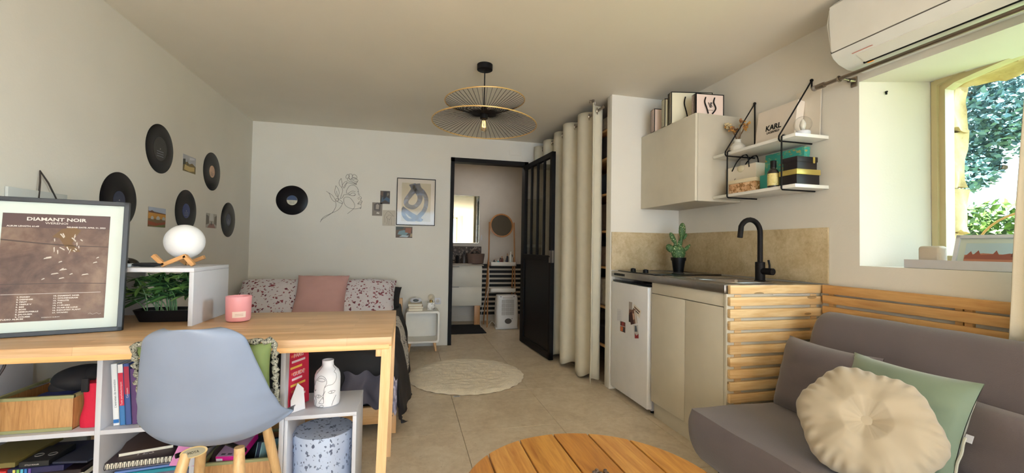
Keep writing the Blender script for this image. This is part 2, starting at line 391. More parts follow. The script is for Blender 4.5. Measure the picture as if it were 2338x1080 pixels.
# outer stone reveal: separate stone blocks
STN = stone_mat('golden_stone', ((176, 144, 96), (196, 168, 118), (212, 188, 142), (150, 116, 70)), .9, .8)
def rough_block(x0, x1, y0, y1, z0, z1, seed, name='stone'):
    bb = MB(); bb.box(x0, x1, y0, y1, z0, z1); bmesh.ops.subdivide_edges(bb.bm, edges=bb.bm.edges, cuts=5, use_grid_fill=True)
    for v in bb.bm.verts:
        n3 = noise.noise_vector(v.co*9+V((seed, 0, 0)))*.03+noise.noise_vector(v.co*30)*.008; v.co += n3
    return bb.build(name, STN, wr)
z = .95
for k, h in enumerate((.26, .22, .30, .20, .24)):
    rough_block(2.585, 2.74, 1.530-.010*(k % 2), 1.80, z, z+h-.004, k*3.7); z += h
for k in range(5):
    y1 = 1.50-k*.24; zz = arch(min(1.50, y1-.12))+.005
    rough_block(2.585, 2.74, y1-.235, y1, zz-.045, zz+.25, 20+k*2.3)
rough_block(2.585, 2.9, .2, 1.8, .75, .99, 77, 'stone_sill')
MB().box(2.535, 2.9, 1.72, 2.4, .5, 2.6).box(2.56, 2.9, -.4, 1.75, .3, .8).box(2.57, 2.9, -.4, 1.75, 2.15, 2.6).build('masonry', STN, wr)
# ---------------------------------------------------------------- outdoors
gr = MB().box(2.9, 40, -25, 30, -.3, -.1).build('ground', mat('dry_grass', (120, 128, 80), .95, var=.3, vscale=3)); struct(gr)
def leafy(n, fn, size, seed, asp=.5):
    rnd = random.Random(seed); vs, fs = [], []
    for i in range(n):
        p = fn(rnd); a = V((rnd.uniform(-1, 1), rnd.uniform(-1, 1), rnd.uniform(-.6, .6))).normalized(); c = a.orthogonal().normalized()
        c = Matrix.Rotation(rnd.uniform(0, 6.28), 3, a) @ c; l = size*rnd.uniform(.6, 1.3); w_ = l*asp
        k = len(vs); vs += [p-a*l/2, p+c*w_/2, p+a*l/2, p-c*w_/2]; fs.append((k, k+1, k+2, k+3))
    return vs, fs
def leaf_obj(name, n, fn, size, seed, material, parent):
    vs, fs = leafy(n, fn, size, seed); me = bpy.data.meshes.new(name); me.from_pydata([tuple(v) for v in vs], [], fs); me.materials.append(material)
    o = bpy.data.objects.new(name, me); C.objects.link(o); o['kind'] = 'stuff'; attach(o, parent); return o
LEAFT = mat('tree_leaves', (96, 130, 134), .6, var=.35, vscale=2)
tree = thing('tree', 'large dark green tree seen through the right window', 'tree', (7.2, 4.6, -.1))
b = MB(); b.tube(smooth_pts([(7.2, 4.6, -.1), (7.1, 4.5, 1.2), (6.9, 4.2, 2.4), (6.8, 3.9, 3.6)]), .16, 8)
b.build('trunk', mat('bark', (84, 70, 58), .9, var=.3, vscale=12), tree)
brc = [[(6.95, 4.25, 2.1), (6.8, 3.5, 2.5), (6.6, 2.8, 2.45), (6.5, 2.2, 2.6)], [(6.9, 4.2, 2.4), (6.5, 3.6, 3.0), (6.2, 2.9, 3.2)], [(6.9, 4.2, 2.3), (6.9, 3.9, 2.2), (6.6, 3.35, 2.1)]]
for q in brc: MB().tube(smooth_pts(q), .03, 6).build('branch', MATS['bark'], tree)
blobs = [(V((6.7, 3.7, 3.0)), .85), (V((6.5, 3.0, 3.25)), .85), (V((6.4, 2.4, 3.4)), .9), (V((6.8, 4.3, 3.4)), 1.1), (V((6.6, 3.3, 4.3)), 1.3), (V((6.5, 3.62, 2.15)), .30), (V((6.55, 3.15, 2.75)), .42), (V((6.5, 2.5, 2.65)), .42), (V((6.4, 2.9, 3.9)), 1.0), (V((6.5, 3.5, 2.7)), .5), (V((6.5, 3.7, 2.5)), .45)]
def treep(r):
    c, rad = r.choice(blobs+blobs[:5]); d = V((r.gauss(0, 1), r.gauss(0, 1), r.gauss(0, 1))).normalized(); return c+d*rad*r.uniform(.35, 1.0)**.5
leaf_obj('foliage', 15000, treep, .085, 3, LEAFT, tree)
hedge = thing('hedge', 'sunlit green hedge beyond the window', 'hedge', (8.5, 3.5, -.1))
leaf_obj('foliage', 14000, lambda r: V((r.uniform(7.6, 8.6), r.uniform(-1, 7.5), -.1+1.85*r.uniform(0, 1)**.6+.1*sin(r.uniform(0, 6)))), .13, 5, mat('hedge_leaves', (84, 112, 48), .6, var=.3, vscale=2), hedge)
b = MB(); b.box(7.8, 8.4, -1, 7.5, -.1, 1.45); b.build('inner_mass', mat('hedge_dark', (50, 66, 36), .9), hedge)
b = MB(); b.tube([(3.05, 1.43+.25*cos(a*pi/20), 1.08+.25*sin(a*pi/20)) for a in range(40)], .006, 8, True)
b.tube(smooth_pts([(3.05, 1.64, 1.21), (3.05, 1.58, 1.175), (3.05, 1.50, 1.18), (3.05, 1.42, 1.23)]), .003, 6).tube([(3.05, 1.43, .83), (3.05, 1.43, -.1)], .006, 6)
tag(b.build('garden_hoop', mat('rattan', (176, 140, 96), .6)), 'round rattan hoop standing outside the window', 'hoop')
o = MB().cyl((2.29, 1.594, 1.90), (2.289, 1.585, 1.90), .004).box(2.284, 2.292, 1.586, 1.592, 1.886, 1.900, .001).build('reveal_hook', BLACK); tag(o, 'tiny dark hook in the window reveal', 'hook')
# ================================================================ KITCHENETTE
KY = 1.837          # near end face
cab = thing('base_cabinet', 'cream kitchen base cabinet with two plain doors under the steel worktop', 'cabinet', (1.87, 2.18, 0))
MB().box(1.60, 2.17, 2.507, 2.525, .10, .880).build('side_panel', CREAM, cab)
MB().box(1.60, 2.17, KY+.019, 2.506, .10, .118).build('bottom_panel', CREAM, cab)
MB().box(2.155, 2.17, KY+.019, 2.506, .119, .880).build('back_panel', CREAM, cab)
MB().box(1.578, 1.598, 2.175, 2.520, .105, .808, .0015).build('door', CREAM, cab)
MB().box(1.578, 1.598, KY+.024, 2.171, .105, .808, .0015).build('door', CREAM, cab)
MB().box(1.580, 1.599, KY+.024, 2.520, .812, .880, .0015).build('top_rail', CREAM, cab)
MB().box(1.605, 1.622, KY, 2.525, 0, .098, .001).build('plinth', CREAM, cab)
MB().box(1.575, 2.172, KY, KY+.018, 0, .880, .001).build('end_panel', CREAM, cab)
# splashback
sp = MB().box(1.566, 2.163, 3.070, 3.079, .932, 1.232, .001).build('splashback', SPLASH)
tag(sp, 'beige stone splashback panel on the short partition behind the hob', 'splashback')
sp = MB().box(2.164, 2.173, 1.79, 3.069, .932, 1.232, .001).build('splashback', SPLASH)
tag(sp, 'long beige stone splashback panel behind the black tap', 'splashback')
# worktop with sunk basin
wt = thing('worktop', 'stainless steel worktop with a recessed sink on the kitchenette', 'worktop', (1.87, 2.45, .88))
b = MB()
SX0, SX1, SY0, SY1 = 1.66, 1.99, 1.93, 2.24
b.box(1.565, SX0, 1.839, 3.069, .883, .926, .003).box(SX1, 2.163, 1.839, 3.069, .883, .926, .003).box(SX0, SX1, 1.839, SY0, .883, .926, .003).box(SX0, SX1, SY1, 3.069, .883, .926, .003)
b.build('top_sheet', STEEL, wt)
b = MB(); b.box(1.60, 2.05, 2.30, 2.42, .9262, .9275, .0006)
for k in range(9): b.box(1.68+k*.035, 1.688+k*.035, 2.26, 2.38, .9264, .9284, .0005)
b.build('drainer_ridges', STEEL, wt)
def basin(a, b_):
    u, v = 2*a-1, 2*b_-1; e = max(abs(u), abs(v)); d = min(1, max(0, (1-e)*3.5)); return V((1.825+u*.166, 2.085+v*.156, .925-.15*sin(d*pi/2)))
MB().grid(basin, 24, 24).build('basin', STEEL, wt)
b = MB().tube([(1.825+.17*cos(k*pi/24)*(abs(cos(k*pi/24))**-.6 if abs(cos(k*pi/24)) > .02 else 1)*.98, 2.085+.16*sin(k*pi/24)*(abs(sin(k*pi/24))**-.6 if abs(sin(k*pi/24)) > .02 else 1)*.98, .927) for k in range(48)], .003, 6, True)
b.build('basin_rim', STEEL, wt)
b = MB()
for k in range(7): b.box(1.563, 1.566, 2.86+k*.024, 2.876+k*.024, .895, .913)
b.build('vent_slots', BLACKP, wt)
MB().box(1.6, 1.63, 1.9, 1.93, .926, .9262).build('seam', STEEL, wt)
# hob
hob = thing('hob', 'black glass two-ring hob set in the steel worktop by the partition', 'hob', (1.85, 2.8, .926))
MB().box(1.60, 2.12, 2.52, 3.03, .926, .934, .002).build('glass_plate', mat('hob_glass', (16, 14, 14), .12), hob)
for x, y, r in ((1.90, 2.90, .09), (1.90, 2.66, .075)):
    MB().tube([(x+r*cos(a*pi/18), y+r*sin(a*pi/18), .9343) for a in range(36)], .0012, 5, True).build('heating_ring', mat('ring_grey', (90, 88, 86), .4), hob)
for y in (2.86, 2.69): MB().cyl((1.635, y, .934), (1.635, y, .955), .020, .018, 20).box(1.633, 1.637, y-.016, y+.016, .954, .958).build('knob', BLACKP, hob)
# tap
tap = thing('tap', 'matt black swan-neck kitchen tap with side lever', 'tap', (1.96, 2.06, .926))
TX, TY = 1.985, 2.05
MB().lathe([(.030, 0), (.030, .004), (.026, .008), (.026, .11), (.019, .112)], (TX, TY, .926), 24).build('body', BLACK, tap)
pts = [(TX, TY, 1.03), (TX, TY, 1.20)]+[(TX-.075+.075*cos(a*pi/12), TY-.012*a/12, 1.20+.075*sin(a*pi/12)*1.05) for a in range(1, 11)]+[(TX-.150, TY-.012, 1.175)]
MB().tube(pts, .0145, 14).build('spout', BLACK, tap)
MB().cyl((TX, TY, .985), (TX+.005, TY-.085, .985), .019, .019, 20).build('lever_body', BLACK, tap)
MB().tube([(TX+.004, TY-.062, .985), (TX+.004, TY-.062, 1.02), (TX, TY-.058, 1.05)], .0055, 8).build('lever', BLACK, tap)
# cactus
pot_c = (1.975, 2.80, .934)
cact = thing('potted_cactus', 'prickly pear cactus in a black pot standing on the hob', 'plant', pot_c)
MB().lathe([(.036, 0), (.048, .085), (.053, .085), (.055, .108), (.048, .108), (.046, .095), (.001, .095)], pot_c, 28).build('pot', BLACKP, cact)
CACT = voro_mat('cactus_skin', (62, 96, 50), [(214, 216, 168), (190, 200, 140)], 105, .26, .6)
def pad(c, s_, rz=0, ry=0):
    M = Matrix.Translation(V(c)) @ Matrix.Rotation(rz, 4, 'Z') @ Matrix.Rotation(ry, 4, 'Y')
    bb = MB(); bb.sphere((0, 0, s_[2]*.95), 1, s_[0], s_[1], s_[2], 20, 14, M)
    return bb.build('pad', CACT, cact)
cx, cy, cz = pot_c
tM = -.24
pad((cx, cy, cz+.09), (.052, .034, .055), tM); pad((cx-.022, cy, cz+.14), (.036, .026, .032), tM)
pad((cx-.045, cy, cz+.15), (.026, .018, .036), tM, -.75); pad((cx+.040, cy, cz+.15), (.014, .012, .040), tM, .75)
pad((cx+.012, cy, cz+.17), (.013, .012, .060), tM, .12); pad((cx+.028, cy, cz+.26), (.026, .018, .056), tM, .04)
pad((cx-.022, cy, cz+.17), (.011, .010, .045), tM, -.12); pad((cx-.03, cy, cz+.215), (.018, .013, .045), tM, -.42); pad((cx+.042, cy, cz+.245), (.012, .01, .026), tM, .5)
pad((cx-.008, cy-.01, cz+.18), (.009, .008, .03), tM, .1)
# fridge
fr = thing('fridge', 'white undercounter fridge with photo magnets beneath the worktop', 'fridge', (1.87, 2.78, 0))
MB().box(1.605, 2.15, 2.555, 3.06, .02, .845, .003).build('body', WHITE, fr)
d_ = MB().box(1.565, 1.603, 2.545, 3.06, .035, .845, .006, 3).build('door', mat('fridge_white', (228, 226, 226), .3), fr)
for y in (2.58, 3.03): MB().cyl((1.63, y, 0), (1.63, y, .03), .014).build('foot', BLACKP, fr)
MB().box(1.575, 1.60, 2.55, 3.06, .848, .858, .001).build('vent_gap', BLACKP, fr)
def card(name, label, cat, M, w_, h_, base, polys, group=None, thick=.0012, mats=None):
    """flat print: base card and coloured shapes in card coordinates (0..1)"""
    bb = MB(); bb.box(0, w_, 0, h_, 0, thick, M=M)
    ml = [base]
    for pi_, (material, poly) in enumerate(polys):
        k = thick+.00012*(1+pi_*.2)
        vs = [bb.bm.verts.new(M @ V((x*w_, y*h_, k))) for x, y in poly]
        try: f = bb.bm.faces.new(vs)
        except Exception: continue
        if material not in ml: ml.append(material)
        f.material_index = ml.index(material)
    me = bpy.data.meshes.new(name); bb.bm.to_mesh(me); bb.bm.free()
    for q in ml: me.materials.append(q)
    o = bpy.data.objects.new(name, me); C.objects.link(o)
    if label: tag(o, label, cat, group)
    return o
def P(c, n=None): return mat('print_%d_%d_%d' % tuple(c), c, .55)
card('photo_magnet', 'small dark photo magnet with an orange patch, lower left on the fridge door', 'magnet', right_M(1.5645, 2.915, .485), .075, .075, P((96, 40, 34)),
     [(P((212, 110, 60)), [(.05, .05), (.5, .05), (.6, .45), (.1, .5)]), (P((60, 60, 66)), [(.6, .05), (.95, .05), (.95, .5), (.65, .5)]), (P((200, 190, 180)), [(0, .5), (1, .55), (1, .6), (0, .56)]), (P((150, 44, 50)), [(.3, .6), (.65, .6), (.7, .98), (.35, .95)])])
card('photo_magnet', 'tall dark photo strip magnet behind the photo cluster on the fridge door', 'magnet', right_M(1.5645, 2.790, .575), .045, .145, P((170, 160, 152)),
     [(P((34, 28, 28)), [(0, 0), (1, 0), (1, .35), (0, .35)]), (P((110, 84, 70)), [(0, .35), (1, .35), (1, .6), (.2, .65)])])
card('photo_magnet', 'striped photo magnet tilted on the fridge door, topmost of the cluster', 'magnet', frameM((1.563, 2.735, .66), (0, -1, -.35), (0, -.35, 1)), .10, .055, P((222, 214, 200)),
     [(P((34, 30, 30)), [(0, .3), (.8, .3), (.8, .45), (0, .45)]), (P((120, 90, 72)), [(.1, .6), (.9, .6), (.9, .8), (.1, .8)])])
card('photo_magnet', 'round-faced portrait photo magnet in the middle of the fridge cluster', 'magnet', frameM((1.5615, 2.755, .56), (0, -1, .3), (0, .3, 1)), .09, .10, P((120, 82, 66)),
     [(P((60, 26, 26)), [(.0, .0), (.5, .0), (.4, .9), (.0, .8)]), (P((200, 160, 136)), [(.45, .3), (.7, .3), (.75, .7), (.5, .75)]), (P((206, 198, 188)), [(.75, 0), (1, 0), (1, .9), (.8, .9)])])
card('photo_magnet', 'red and grey figure-shaped magnet hanging lowest on the fridge door', 'magnet', frameM((1.560, 2.700, .475), (0, -1, .2), (0, .2, 1)), .06, .09, P((196, 192, 188)),
     [(P((150, 36, 40)), [(.1, 0), (.9, 0), (1, .35), (.5, .2), (.2, .4)]), (P((84, 96, 110)), [(.2, .5), (.8, .5), (.7, .95), (.3, .95)])])
card('photo_magnet', 'pale handwritten note magnet left of the photo cluster on the fridge', 'magnet', right_M(1.5645, 2.965, .555), .07, .09, P((214, 212, 214)),
     [(P((170, 170, 178)), [(.1, .1+.13*k), (.8, .16+.13*k), (.8, .18+.13*k), (.1, .12+.13*k)]) for k in range(6)])
# slat cladding on the cabinet end
cl = thing('slat_cladding', 'pine slat cladding covering the end of the kitchen cabinet', 'cladding', (1.9, KY-.02, .1))
zs = [.9255-.0605*k for k in range(15)]
for k, z in enumerate(zs):
    o = MB().box(1.578, 2.160, KY-.024, KY-.003, z-.044, z, .003, 2).build('slat', PINE_X, cl); o.location = (0, 0, 0)
MB().box(1.62, 1.66, KY-.003, KY, .05, .875).box(2.1, 2.14, KY-.003, KY, .05, .875).build('batten', PINE_X, cl)
ws = thing('pine_wall_cladding', 'long horizontal pine slats on the right wall above the sofa', 'slats', (2.16, .9, .6))
for k, (zt, hh) in enumerate(((.928, .045), (.874, .042), (.817, .040), (.760, .040), (.70, .04))):
    MB().box(2.138, 2.156, -.6, 1.800, zt-hh, zt, .002).build('slat', PINE_Y, ws)
for y in (1.765, 1.235, 1.205, .5, -.3): MB().box(2.156, 2.1735, y-.012, y+.013, .45, .926).build('batten', PINE_Y, ws)
b = MB(); b.tube(smooth_pts([(2.08, KY-.012, .876), (1.98, KY-.016, .874), (1.90, KY-.02, .878), (1.84, KY-.018, .876)]), .0022, 6)
b.tube(smooth_pts([(2.165, 1.79, .878), (2.164, 1.62, .877), (2.164, 1.5, .862), (2.164, 1.4, .868), (2.164, 1.3, .880)]), .0022, 6)
tag(b.build('cable', mat('white_cable', (214, 206, 200), .5)), 'thin white cable tucked behind the top pine slats', 'cable')
# ---------------------------------------------------------------- wall cabinet
wc = thing('wall_cabinet', 'white wall cabinet with a plain door above the hob', 'cabinet', (2.0, 2.75, 1.423))
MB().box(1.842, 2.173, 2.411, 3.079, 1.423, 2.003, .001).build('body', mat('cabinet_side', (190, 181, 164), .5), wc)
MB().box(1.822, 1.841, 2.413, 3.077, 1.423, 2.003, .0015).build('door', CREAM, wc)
# paper bags
BAGP = mat('paper_bag_pink', (232, 208, 196), .5); BAGC = mat('paper_bag_cream', (226, 218, 190), .5)
def bag(label, M, w_, h_, d, material, group, logo=True, logox=.5):
    t = thing('gift_bag', label, 'bag', M.translation, group)
    b = MB(); b.box(0, w_, 0, h_, -d, 0, .001, 1, M=M); b.build('body', material, t)
    b = MB(); e = .006
    for (x0, x1, y0, y1) in ((0, w_, h_-e, h_), (0, e, 0, h_), (w_-e, w_, 0, h_)): b.box(x0, x1, y0, y1, -d-.0008, .0012, M=M)
    b.build('border', BLACK, t)
    for s in (.34, .66):
        x = w_*s; pts = smooth_pts([(x, h_*.84, .003), (x-.010, h_*.62, .008), (x+.004, h_*.35, .010), (x+.018*(1 if s < .5 else -1), h_*.12, .006)])
        MB().tube([M @ p for p in pts], .0045, 6).build('handle', BLACK, t)
    if logo:
        text('logo', 'V', .050, M @ Matrix.Translation((w_*logox, h_*.50, .002)), BLACK, t); text('logo', 'S', .050, M @ Matrix.Translation((w_*logox+.006, h_*.50, .002)), BLACK, t)
        text('lettering', "VICTORIA'S SECRET", .0055, M @ Matrix.Translation((w_*logox, h_*.28, .002)), BLACK, t)
    return t
Z0 = 2.0035; g = 'black-edged gift bags on the wall cabinet'
bag('front pink gift bag with black edges nearest the room', frameM((1.868, 2.470, Z0), (1, -.10, 0), (0, 0, 1)), .205, .155, .05, BAGP, g)
bag('large cream gift bag with black edges behind the front pink one', frameM((1.808, 2.66, Z0), (1, -.22, 0), (0, 0, 1)), .30, .225, .06, BAGC, g, True, .55)
bag('thin white gift bag edge squeezed between two others on the cabinet', frameM((1.812, 2.745, Z0), (1, -.15, 0), (0, 0, 1)), .27, .205, .05, BAGC, g, False)
bag('small pink gift bag at the far end of the wall cabinet', frameM((1.815, 2.885, Z0), (1, -.12, 0), (0, 0, 1)), .22, .175, .06, BAGP, g, False)
# ---------------------------------------------------------------- wall shelf
UZ, LZ = 1.722, 1.455
SHW = mat('shelf_board', (232, 230, 224), .45)
sh = thing('wall_shelf', 'two-tier white wall shelf on black wire brackets right of the cabinet', 'shelf', (2.06, 2.1, 1.44))
MB().box(1.952, 2.172, 1.79, 2.405, UZ-.018, UZ, .001).build('board', SHW, sh)
MB().box(1.952, 2.172, 1.79, 2.405, LZ-.018, LZ, .001).build('board', SHW, sh)
for y in (2.285, 1.885):
    hk = 2.055
    b = MB(); r = .0042
    b.tube([(2.168, y, hk), (1.946, y, UZ+.005), (1.944, y, UZ-.012), (1.952, y, UZ-.023), (2.168, y, UZ-.023)], r, 8)
    b.tube([(2.168, y, hk), (2.168, y, UZ+.002)], r, 8)
    b.tube([(2.0, y-.018, UZ-.001+.004), (1.952, y-.018, UZ+.004), (1.945, y-.018, UZ-.002), (1.944, y-.018, LZ-.015), (1.950, y-.018, LZ-.023), (2.168, y-.018, LZ-.023)], r, 8)
    b.sphere((2.167, y, hk), .009); b.build('bracket', BLACK, sh)
# items on the shelf
vz = UZ+.0005
va = thing('flower_vase', 'small white ribbed vase of dried flowers on the upper wall shelf', 'vase', (2.07, 2.32, vz))
prof = [(.030, 0), (.040, .006)]+[(.042+.002*(k % 2), .012+.008*k) for k in range(6)]+[(.034, .066), (.020, .076), (.019, .092), (.022, .096), (.017, .092), (.016, .07)]
MB().lathe(prof, (2.065, 2.315, vz), 28).build('vessel', mat('white_ceramic', (232, 226, 214), .5), va)
rnd = random.Random(4)
for k in range(16):
    a = rnd.uniform(0, 6.28); l = rnd.uniform(.07, .125); dx, dy = .5*cos(a)*l, .6*sin(a)*l
    MB().tube([(2.065, 2.315, vz+.08), (2.065+dx*.5, 2.315+dy*.4, vz+.09+l*.5), (2.065+dx, 2.315+dy, vz+.09+l)], .0011, 5).build('stem', mat('dry_stem', (120, 84, 48), .8), va)
    bb = MB()
    for q in range(7):
        bb.sphere((2.065+dx+rnd.uniform(-.012, .012), 2.315+dy+rnd.uniform(-.012, .012), vz+.09+l+rnd.uniform(-.012, .012)), rnd.uniform(.004, .008), u=8, v=6)
    bb.build('blossom', [mat('dry_ochre', (196, 140, 64), .8), mat('dry_brown', (140, 96, 60), .8), mat('dry_cream', (206, 186, 146), .8)][k % 3], va)
kb = thing('white_box', 'flat white printed box leaning on the upper wall shelf', 'box', (2.09, 2.06, vz))
KM = frameM((2.080, 2.195, vz+.001), (.0, -1, 0), (.14, 0, .99))
MB().box(0, .275, 0, .235, -.05, 0, .001, 1, M=KM).build('carton', mat('white_card', (226, 214, 202), .55), kb)
text('lettering', 'KARL', .046, KM @ Matrix.Translation((.125, .115, .001)), BLACK, kb, bold=.0012)
text('lettering', 'LAGERFELD', .0175, KM @ Matrix.Translation((.127, .086, .001)), BLACK, kb, bold=.0005)
text('lettering', 'PARIS', .007, KM @ Matrix.Translation((.205, .05, .001)), mat('grey_print', (140, 134, 130), .5), kb)
MB().box(0, .15, 0, .285, -.004, 0, M=frameM((2.152, 1.975, vz+.001), (0, -1, 0), (.04, 0, 1))).build('x', mat('white_card2', (224, 214, 200), .6))
o = bpy.data.objects['x']; o.name = 'paper_sheet'; tag(o, 'tall thin white card leaning on the wall behind the snow globe', 'card')
gl = thing('glass_globe', 'clear glass globe on a white base at the upper shelf end', 'globe', (2.05, 1.835, vz))
MB().lathe([(.034, 0), (.036, .004), (.035, .022), (.030, .026)], (2.05, 1.835, vz), 28).build('base', WHITE, gl)
MB().sphere((2.05, 1.835, vz+.062), .043).build('glass_ball', pane_mat('globe_glass', (.96, .96, .95), .02, .02), gl)
MB().lathe([(.004, 0), (.010, .006), (.016, .03), (.012, .05), (.004, .064)], (2.05, 1.835, vz+.026), 16).build('figurine', mat('frost', (216, 210, 200), .3), gl)
# lower shelf
lz = LZ+.0005
wb = thing('white_gift_bag', 'white paper bag with black rope handles on the lower wall shelf', 'bag', (2.05, 2.3, lz))
BM = frameM((2.045, 2.385, lz), (.02, -1, 0), (0, 0, 1))
MB().box(0, .235, 0, .185, -.075, 0, .001, 1, M=BM).build('body', mat('bag_white', (228, 218, 202), .55), wb)
for s, dz_ in ((.0, 0), (-.075, .0)):
    MB().tube([BM @ p for p in smooth_pts([(.045, .16, s+.002), (.09, .215, s+.004), (.14, .248, s), (.17, .235, s), (.185, .165, s+.002)])], .0038, 7).build('rope_handle', BLACK, wb)
text('lettering', 'C', .02, BM @ Matrix.Translation((.07, .10, .0015)), mat('dark_print', (70, 60, 52), .5), wb, bold=.0006)
MB().sphere((0, 0, 0), 1, .028, .022, .006, 16, 10, M=BM @ Matrix.Translation((.12, .165, .004))).build('wax_seal', mat('cream_flower', (224, 214, 184), .7), wb)
pb = thing('patterned_box', 'small box with brown pebble print and cream lid on the lower shelf', 'box', (2.0, 2.2, lz))
PM = frameM((1.975, 2.290, lz), (.10, -1, 0), (0, 0, 1))
MB().box(0, .195, 0, .062, -.07, 0, .0015, 2, M=PM).build('case', voro_mat('pebble_print', (150, 108, 62), [(214, 170, 130), (196, 150, 106), (226, 190, 150)], 55, .75), pb)
MB().box(-.002, .197, .062, .085, -.072, .002, .003, 2, M=PM).build('lid', mat('cream_lid', (220, 206, 176), .5), pb)
tb = thing('teal_box', 'tall teal flat box with gold pattern leaning on the wall, lower shelf', 'box', (2.11, 2.0, lz))
TM = frameM((2.105, 2.150, lz+.001), (0, -1, 0), (.06, 0, 1))
MB().box(0, .265, 0, .228, -.04, 0, .0015, 2, M=TM).build('case', voro_mat('teal_gold_print', (58, 158, 142), [(176, 160, 96), (120, 168, 130), (58, 158, 142)], 45, .55, stretch=(1, 1, 1.8)), tb)
tb2 = MB().box(0, .14, 0, .09, -.07, 0, .0015, 2, M=frameM((2.02, 2.090, lz), (.0, -1, 0), (0, 0, 1))).build('small_teal_box', mat('teal', (44, 150, 142), .45)); tag(tb2, 'plain teal box standing in front of the patterned teal one', 'box')
bt = thing('bottle', 'dark glass bottle with a yellow label on the lower wall shelf', 'bottle', (1.99, 1.962, lz))
MB().lathe([(.026, 0), (.029, .003), (.029, .085), (.024, .098), (.014, .108), (.014, .118)], (1.99, 1.965, lz), 24).build('glass', mat('dark_glass', (44, 38, 34), .15), bt)
MB().lathe([(.0295, .012), (.0295, .08)], (1.99, 1.965, lz), 24, cap=False).build('paper_label', noise_pic('yellow_label', [(.35, (206, 190, 110)), (.6, (228, 214, 150)), (.7, (150, 120, 60))], 60), bt)
MB().lathe([(.0155, .113), (.0155, .152), (.013, .154)], (1.99, 1.965, lz), 20).build('cap', BLACKP, bt)
GOLD = mat('gold_ribbon', (196, 176, 96), .3, metal=.5)
BOXB = mat('black_card', (24, 16, 20), .4)
bx = thing('black_gift_box', 'larger black gift box with gold band, bottom of the stack on the lower shelf', 'box', (2.08, 1.87, lz), 'black gift boxes on the lower shelf')
MB().box(1.985, 2.135, 1.812, 1.915, lz, lz+.055, .001).build('case', BOXB, bx)
MB().box(1.981, 2.139, 1.808, 1.919, lz+.055, lz+.083, .001).build('lid', GOLD, bx)
bx = thing('black_gift_box', 'smaller black gift box with gold tab, top of the stack on the lower shelf', 'box', (2.08, 1.87, lz+.084), 'black gift boxes on the lower shelf')
MB().box(1.995, 2.125, 1.818, 1.905, lz+.0835, lz+.145, .001).build('case', BOXB, bx)
MB().box(1.992, 2.128, 1.815, 1.908, lz+.125, lz+.152, .001).build('lid', BOXB, bx)
MB().box(2.095, 2.108, 1.813, 1.815, lz+.118, lz+.152).build('tab', GOLD, bx)
# ---------------------------------------------------------------- air conditioner + curtain rod
ac = thing('air_conditioner', 'white split air conditioner high on the right wall', 'air conditioner', (2.07, 1.2, 2.03))
prof = [(2.173, 2.305), (1.985, 2.305), (1.955, 2.28), (1.952, 2.20), (1.965, 2.062)]
def acp(name, prof, y0, y1, material, bev=.006):
    b = MB(); a = [b.bm.verts.new((x, y0, z)) for x, z in prof]; c = [b.bm.verts.new((x, y1, z)) for x, z in prof]; n = len(prof)
    b.bm.faces.new(a); b.bm.faces.new(c[::-1])
    for i in range(n): b.bm.faces.new((a[i], c[i], c[(i+1) % n], a[(i+1) % n]))
    if bev: bmesh.ops.bevel(b.bm, geom=[e for e in b.bm.edges if abs(e.verts[0].co.y-e.verts[1].co.y) < 1e-6], offset=bev, segments=3, affect='EDGES')
    return b.build(name, material, ac)
ACW = mat('ac_white', (226, 224, 218), .35)
acp('casing', prof+[(2.173, 2.062)], .72, 1.618, ACW, .012)
acp('seam', [(2.17, 2.068), (1.968, 2.068), (1.970, 2.058), (2.17, 2.058)], .725, 1.612, mat('dark_gap', (90, 84, 78), .6), 0)
acp('underside', [(2.173, 2.06), (1.970, 2.06), (1.985, 2.035), (2.02, 2.010), (2.07, 1.992), (2.173, 1.986)], .722, 1.616, mat('ac_under', (228, 230, 226), .3), .004)
acp('louvre', [(2.004, 2.022), (2.004, 2.017), (2.058, 1.992), (2.06, 1.997)], .80, 1.52, ACW, 0)
acp('slot', [(2.060, 1.9965), (2.062, 1.990), (2.068, 1.989), (2.068, 1.9965)], .80, 1.53, BLACKP, 0)
MB().box(1.990, 1.998, 1.44, 1.53, 2.0262, 2.0272).build('red_text_strip', mat('red_print', (206, 130, 120), .5), ac)
MB().box(2.072, 2.078, 1.495, 1.52, 1.989, 1.992).build('indicator', mat('amber', (196, 120, 40), .4, emit=.6), ac)
ROD = mat('rod_nickel', (150, 138, 126), .3, metal=1)
rd = thing('curtain_rod', 'brushed nickel curtain rod under the air conditioner', 'curtain rod', (2.09, 1.0, 1.97))
MB().cyl((2.09, 1.745, 1.972), (2.09, .1, 1.972), .0095).build('rod', ROD, rd)
MB().lathe([(.0135, 0), (.0145, .006), (.0145, .04), (.0115, .045)], M=frameM((2.09, 1.745, 1.972), (1, 0, 0), (0, 0, 1)) @ Matrix.Rotation(pi, 4, 'X')).build('end_cap', ROD, rd)
MB().sphere((2.09, 1.800, 1.972), .0155).build('finial', mat('clear_acrylic', (190, 180, 170), .1, trans=.6), rd)
MB().cyl((2.09, 1.66, 1.972), (2.135, 1.655, 1.965), .006).cyl((2.135, 1.655, 1.965), (2.172, 1.655, 1.965), .010, .013).tube([(2.09+.013*cos(a*pi/8), 1.668, 1.972+.013*sin(a*pi/8)) for a in range(16)], .004, 6, True).box(2.166, 2.1735, 1.64, 1.67, 1.935, 1.985, .002).build('bracket', ROD, rd)
CURT = mat('linen_curtain', (214, 205, 184), .85, var=.03, vscale=14, bmp=.1, bscale=300)
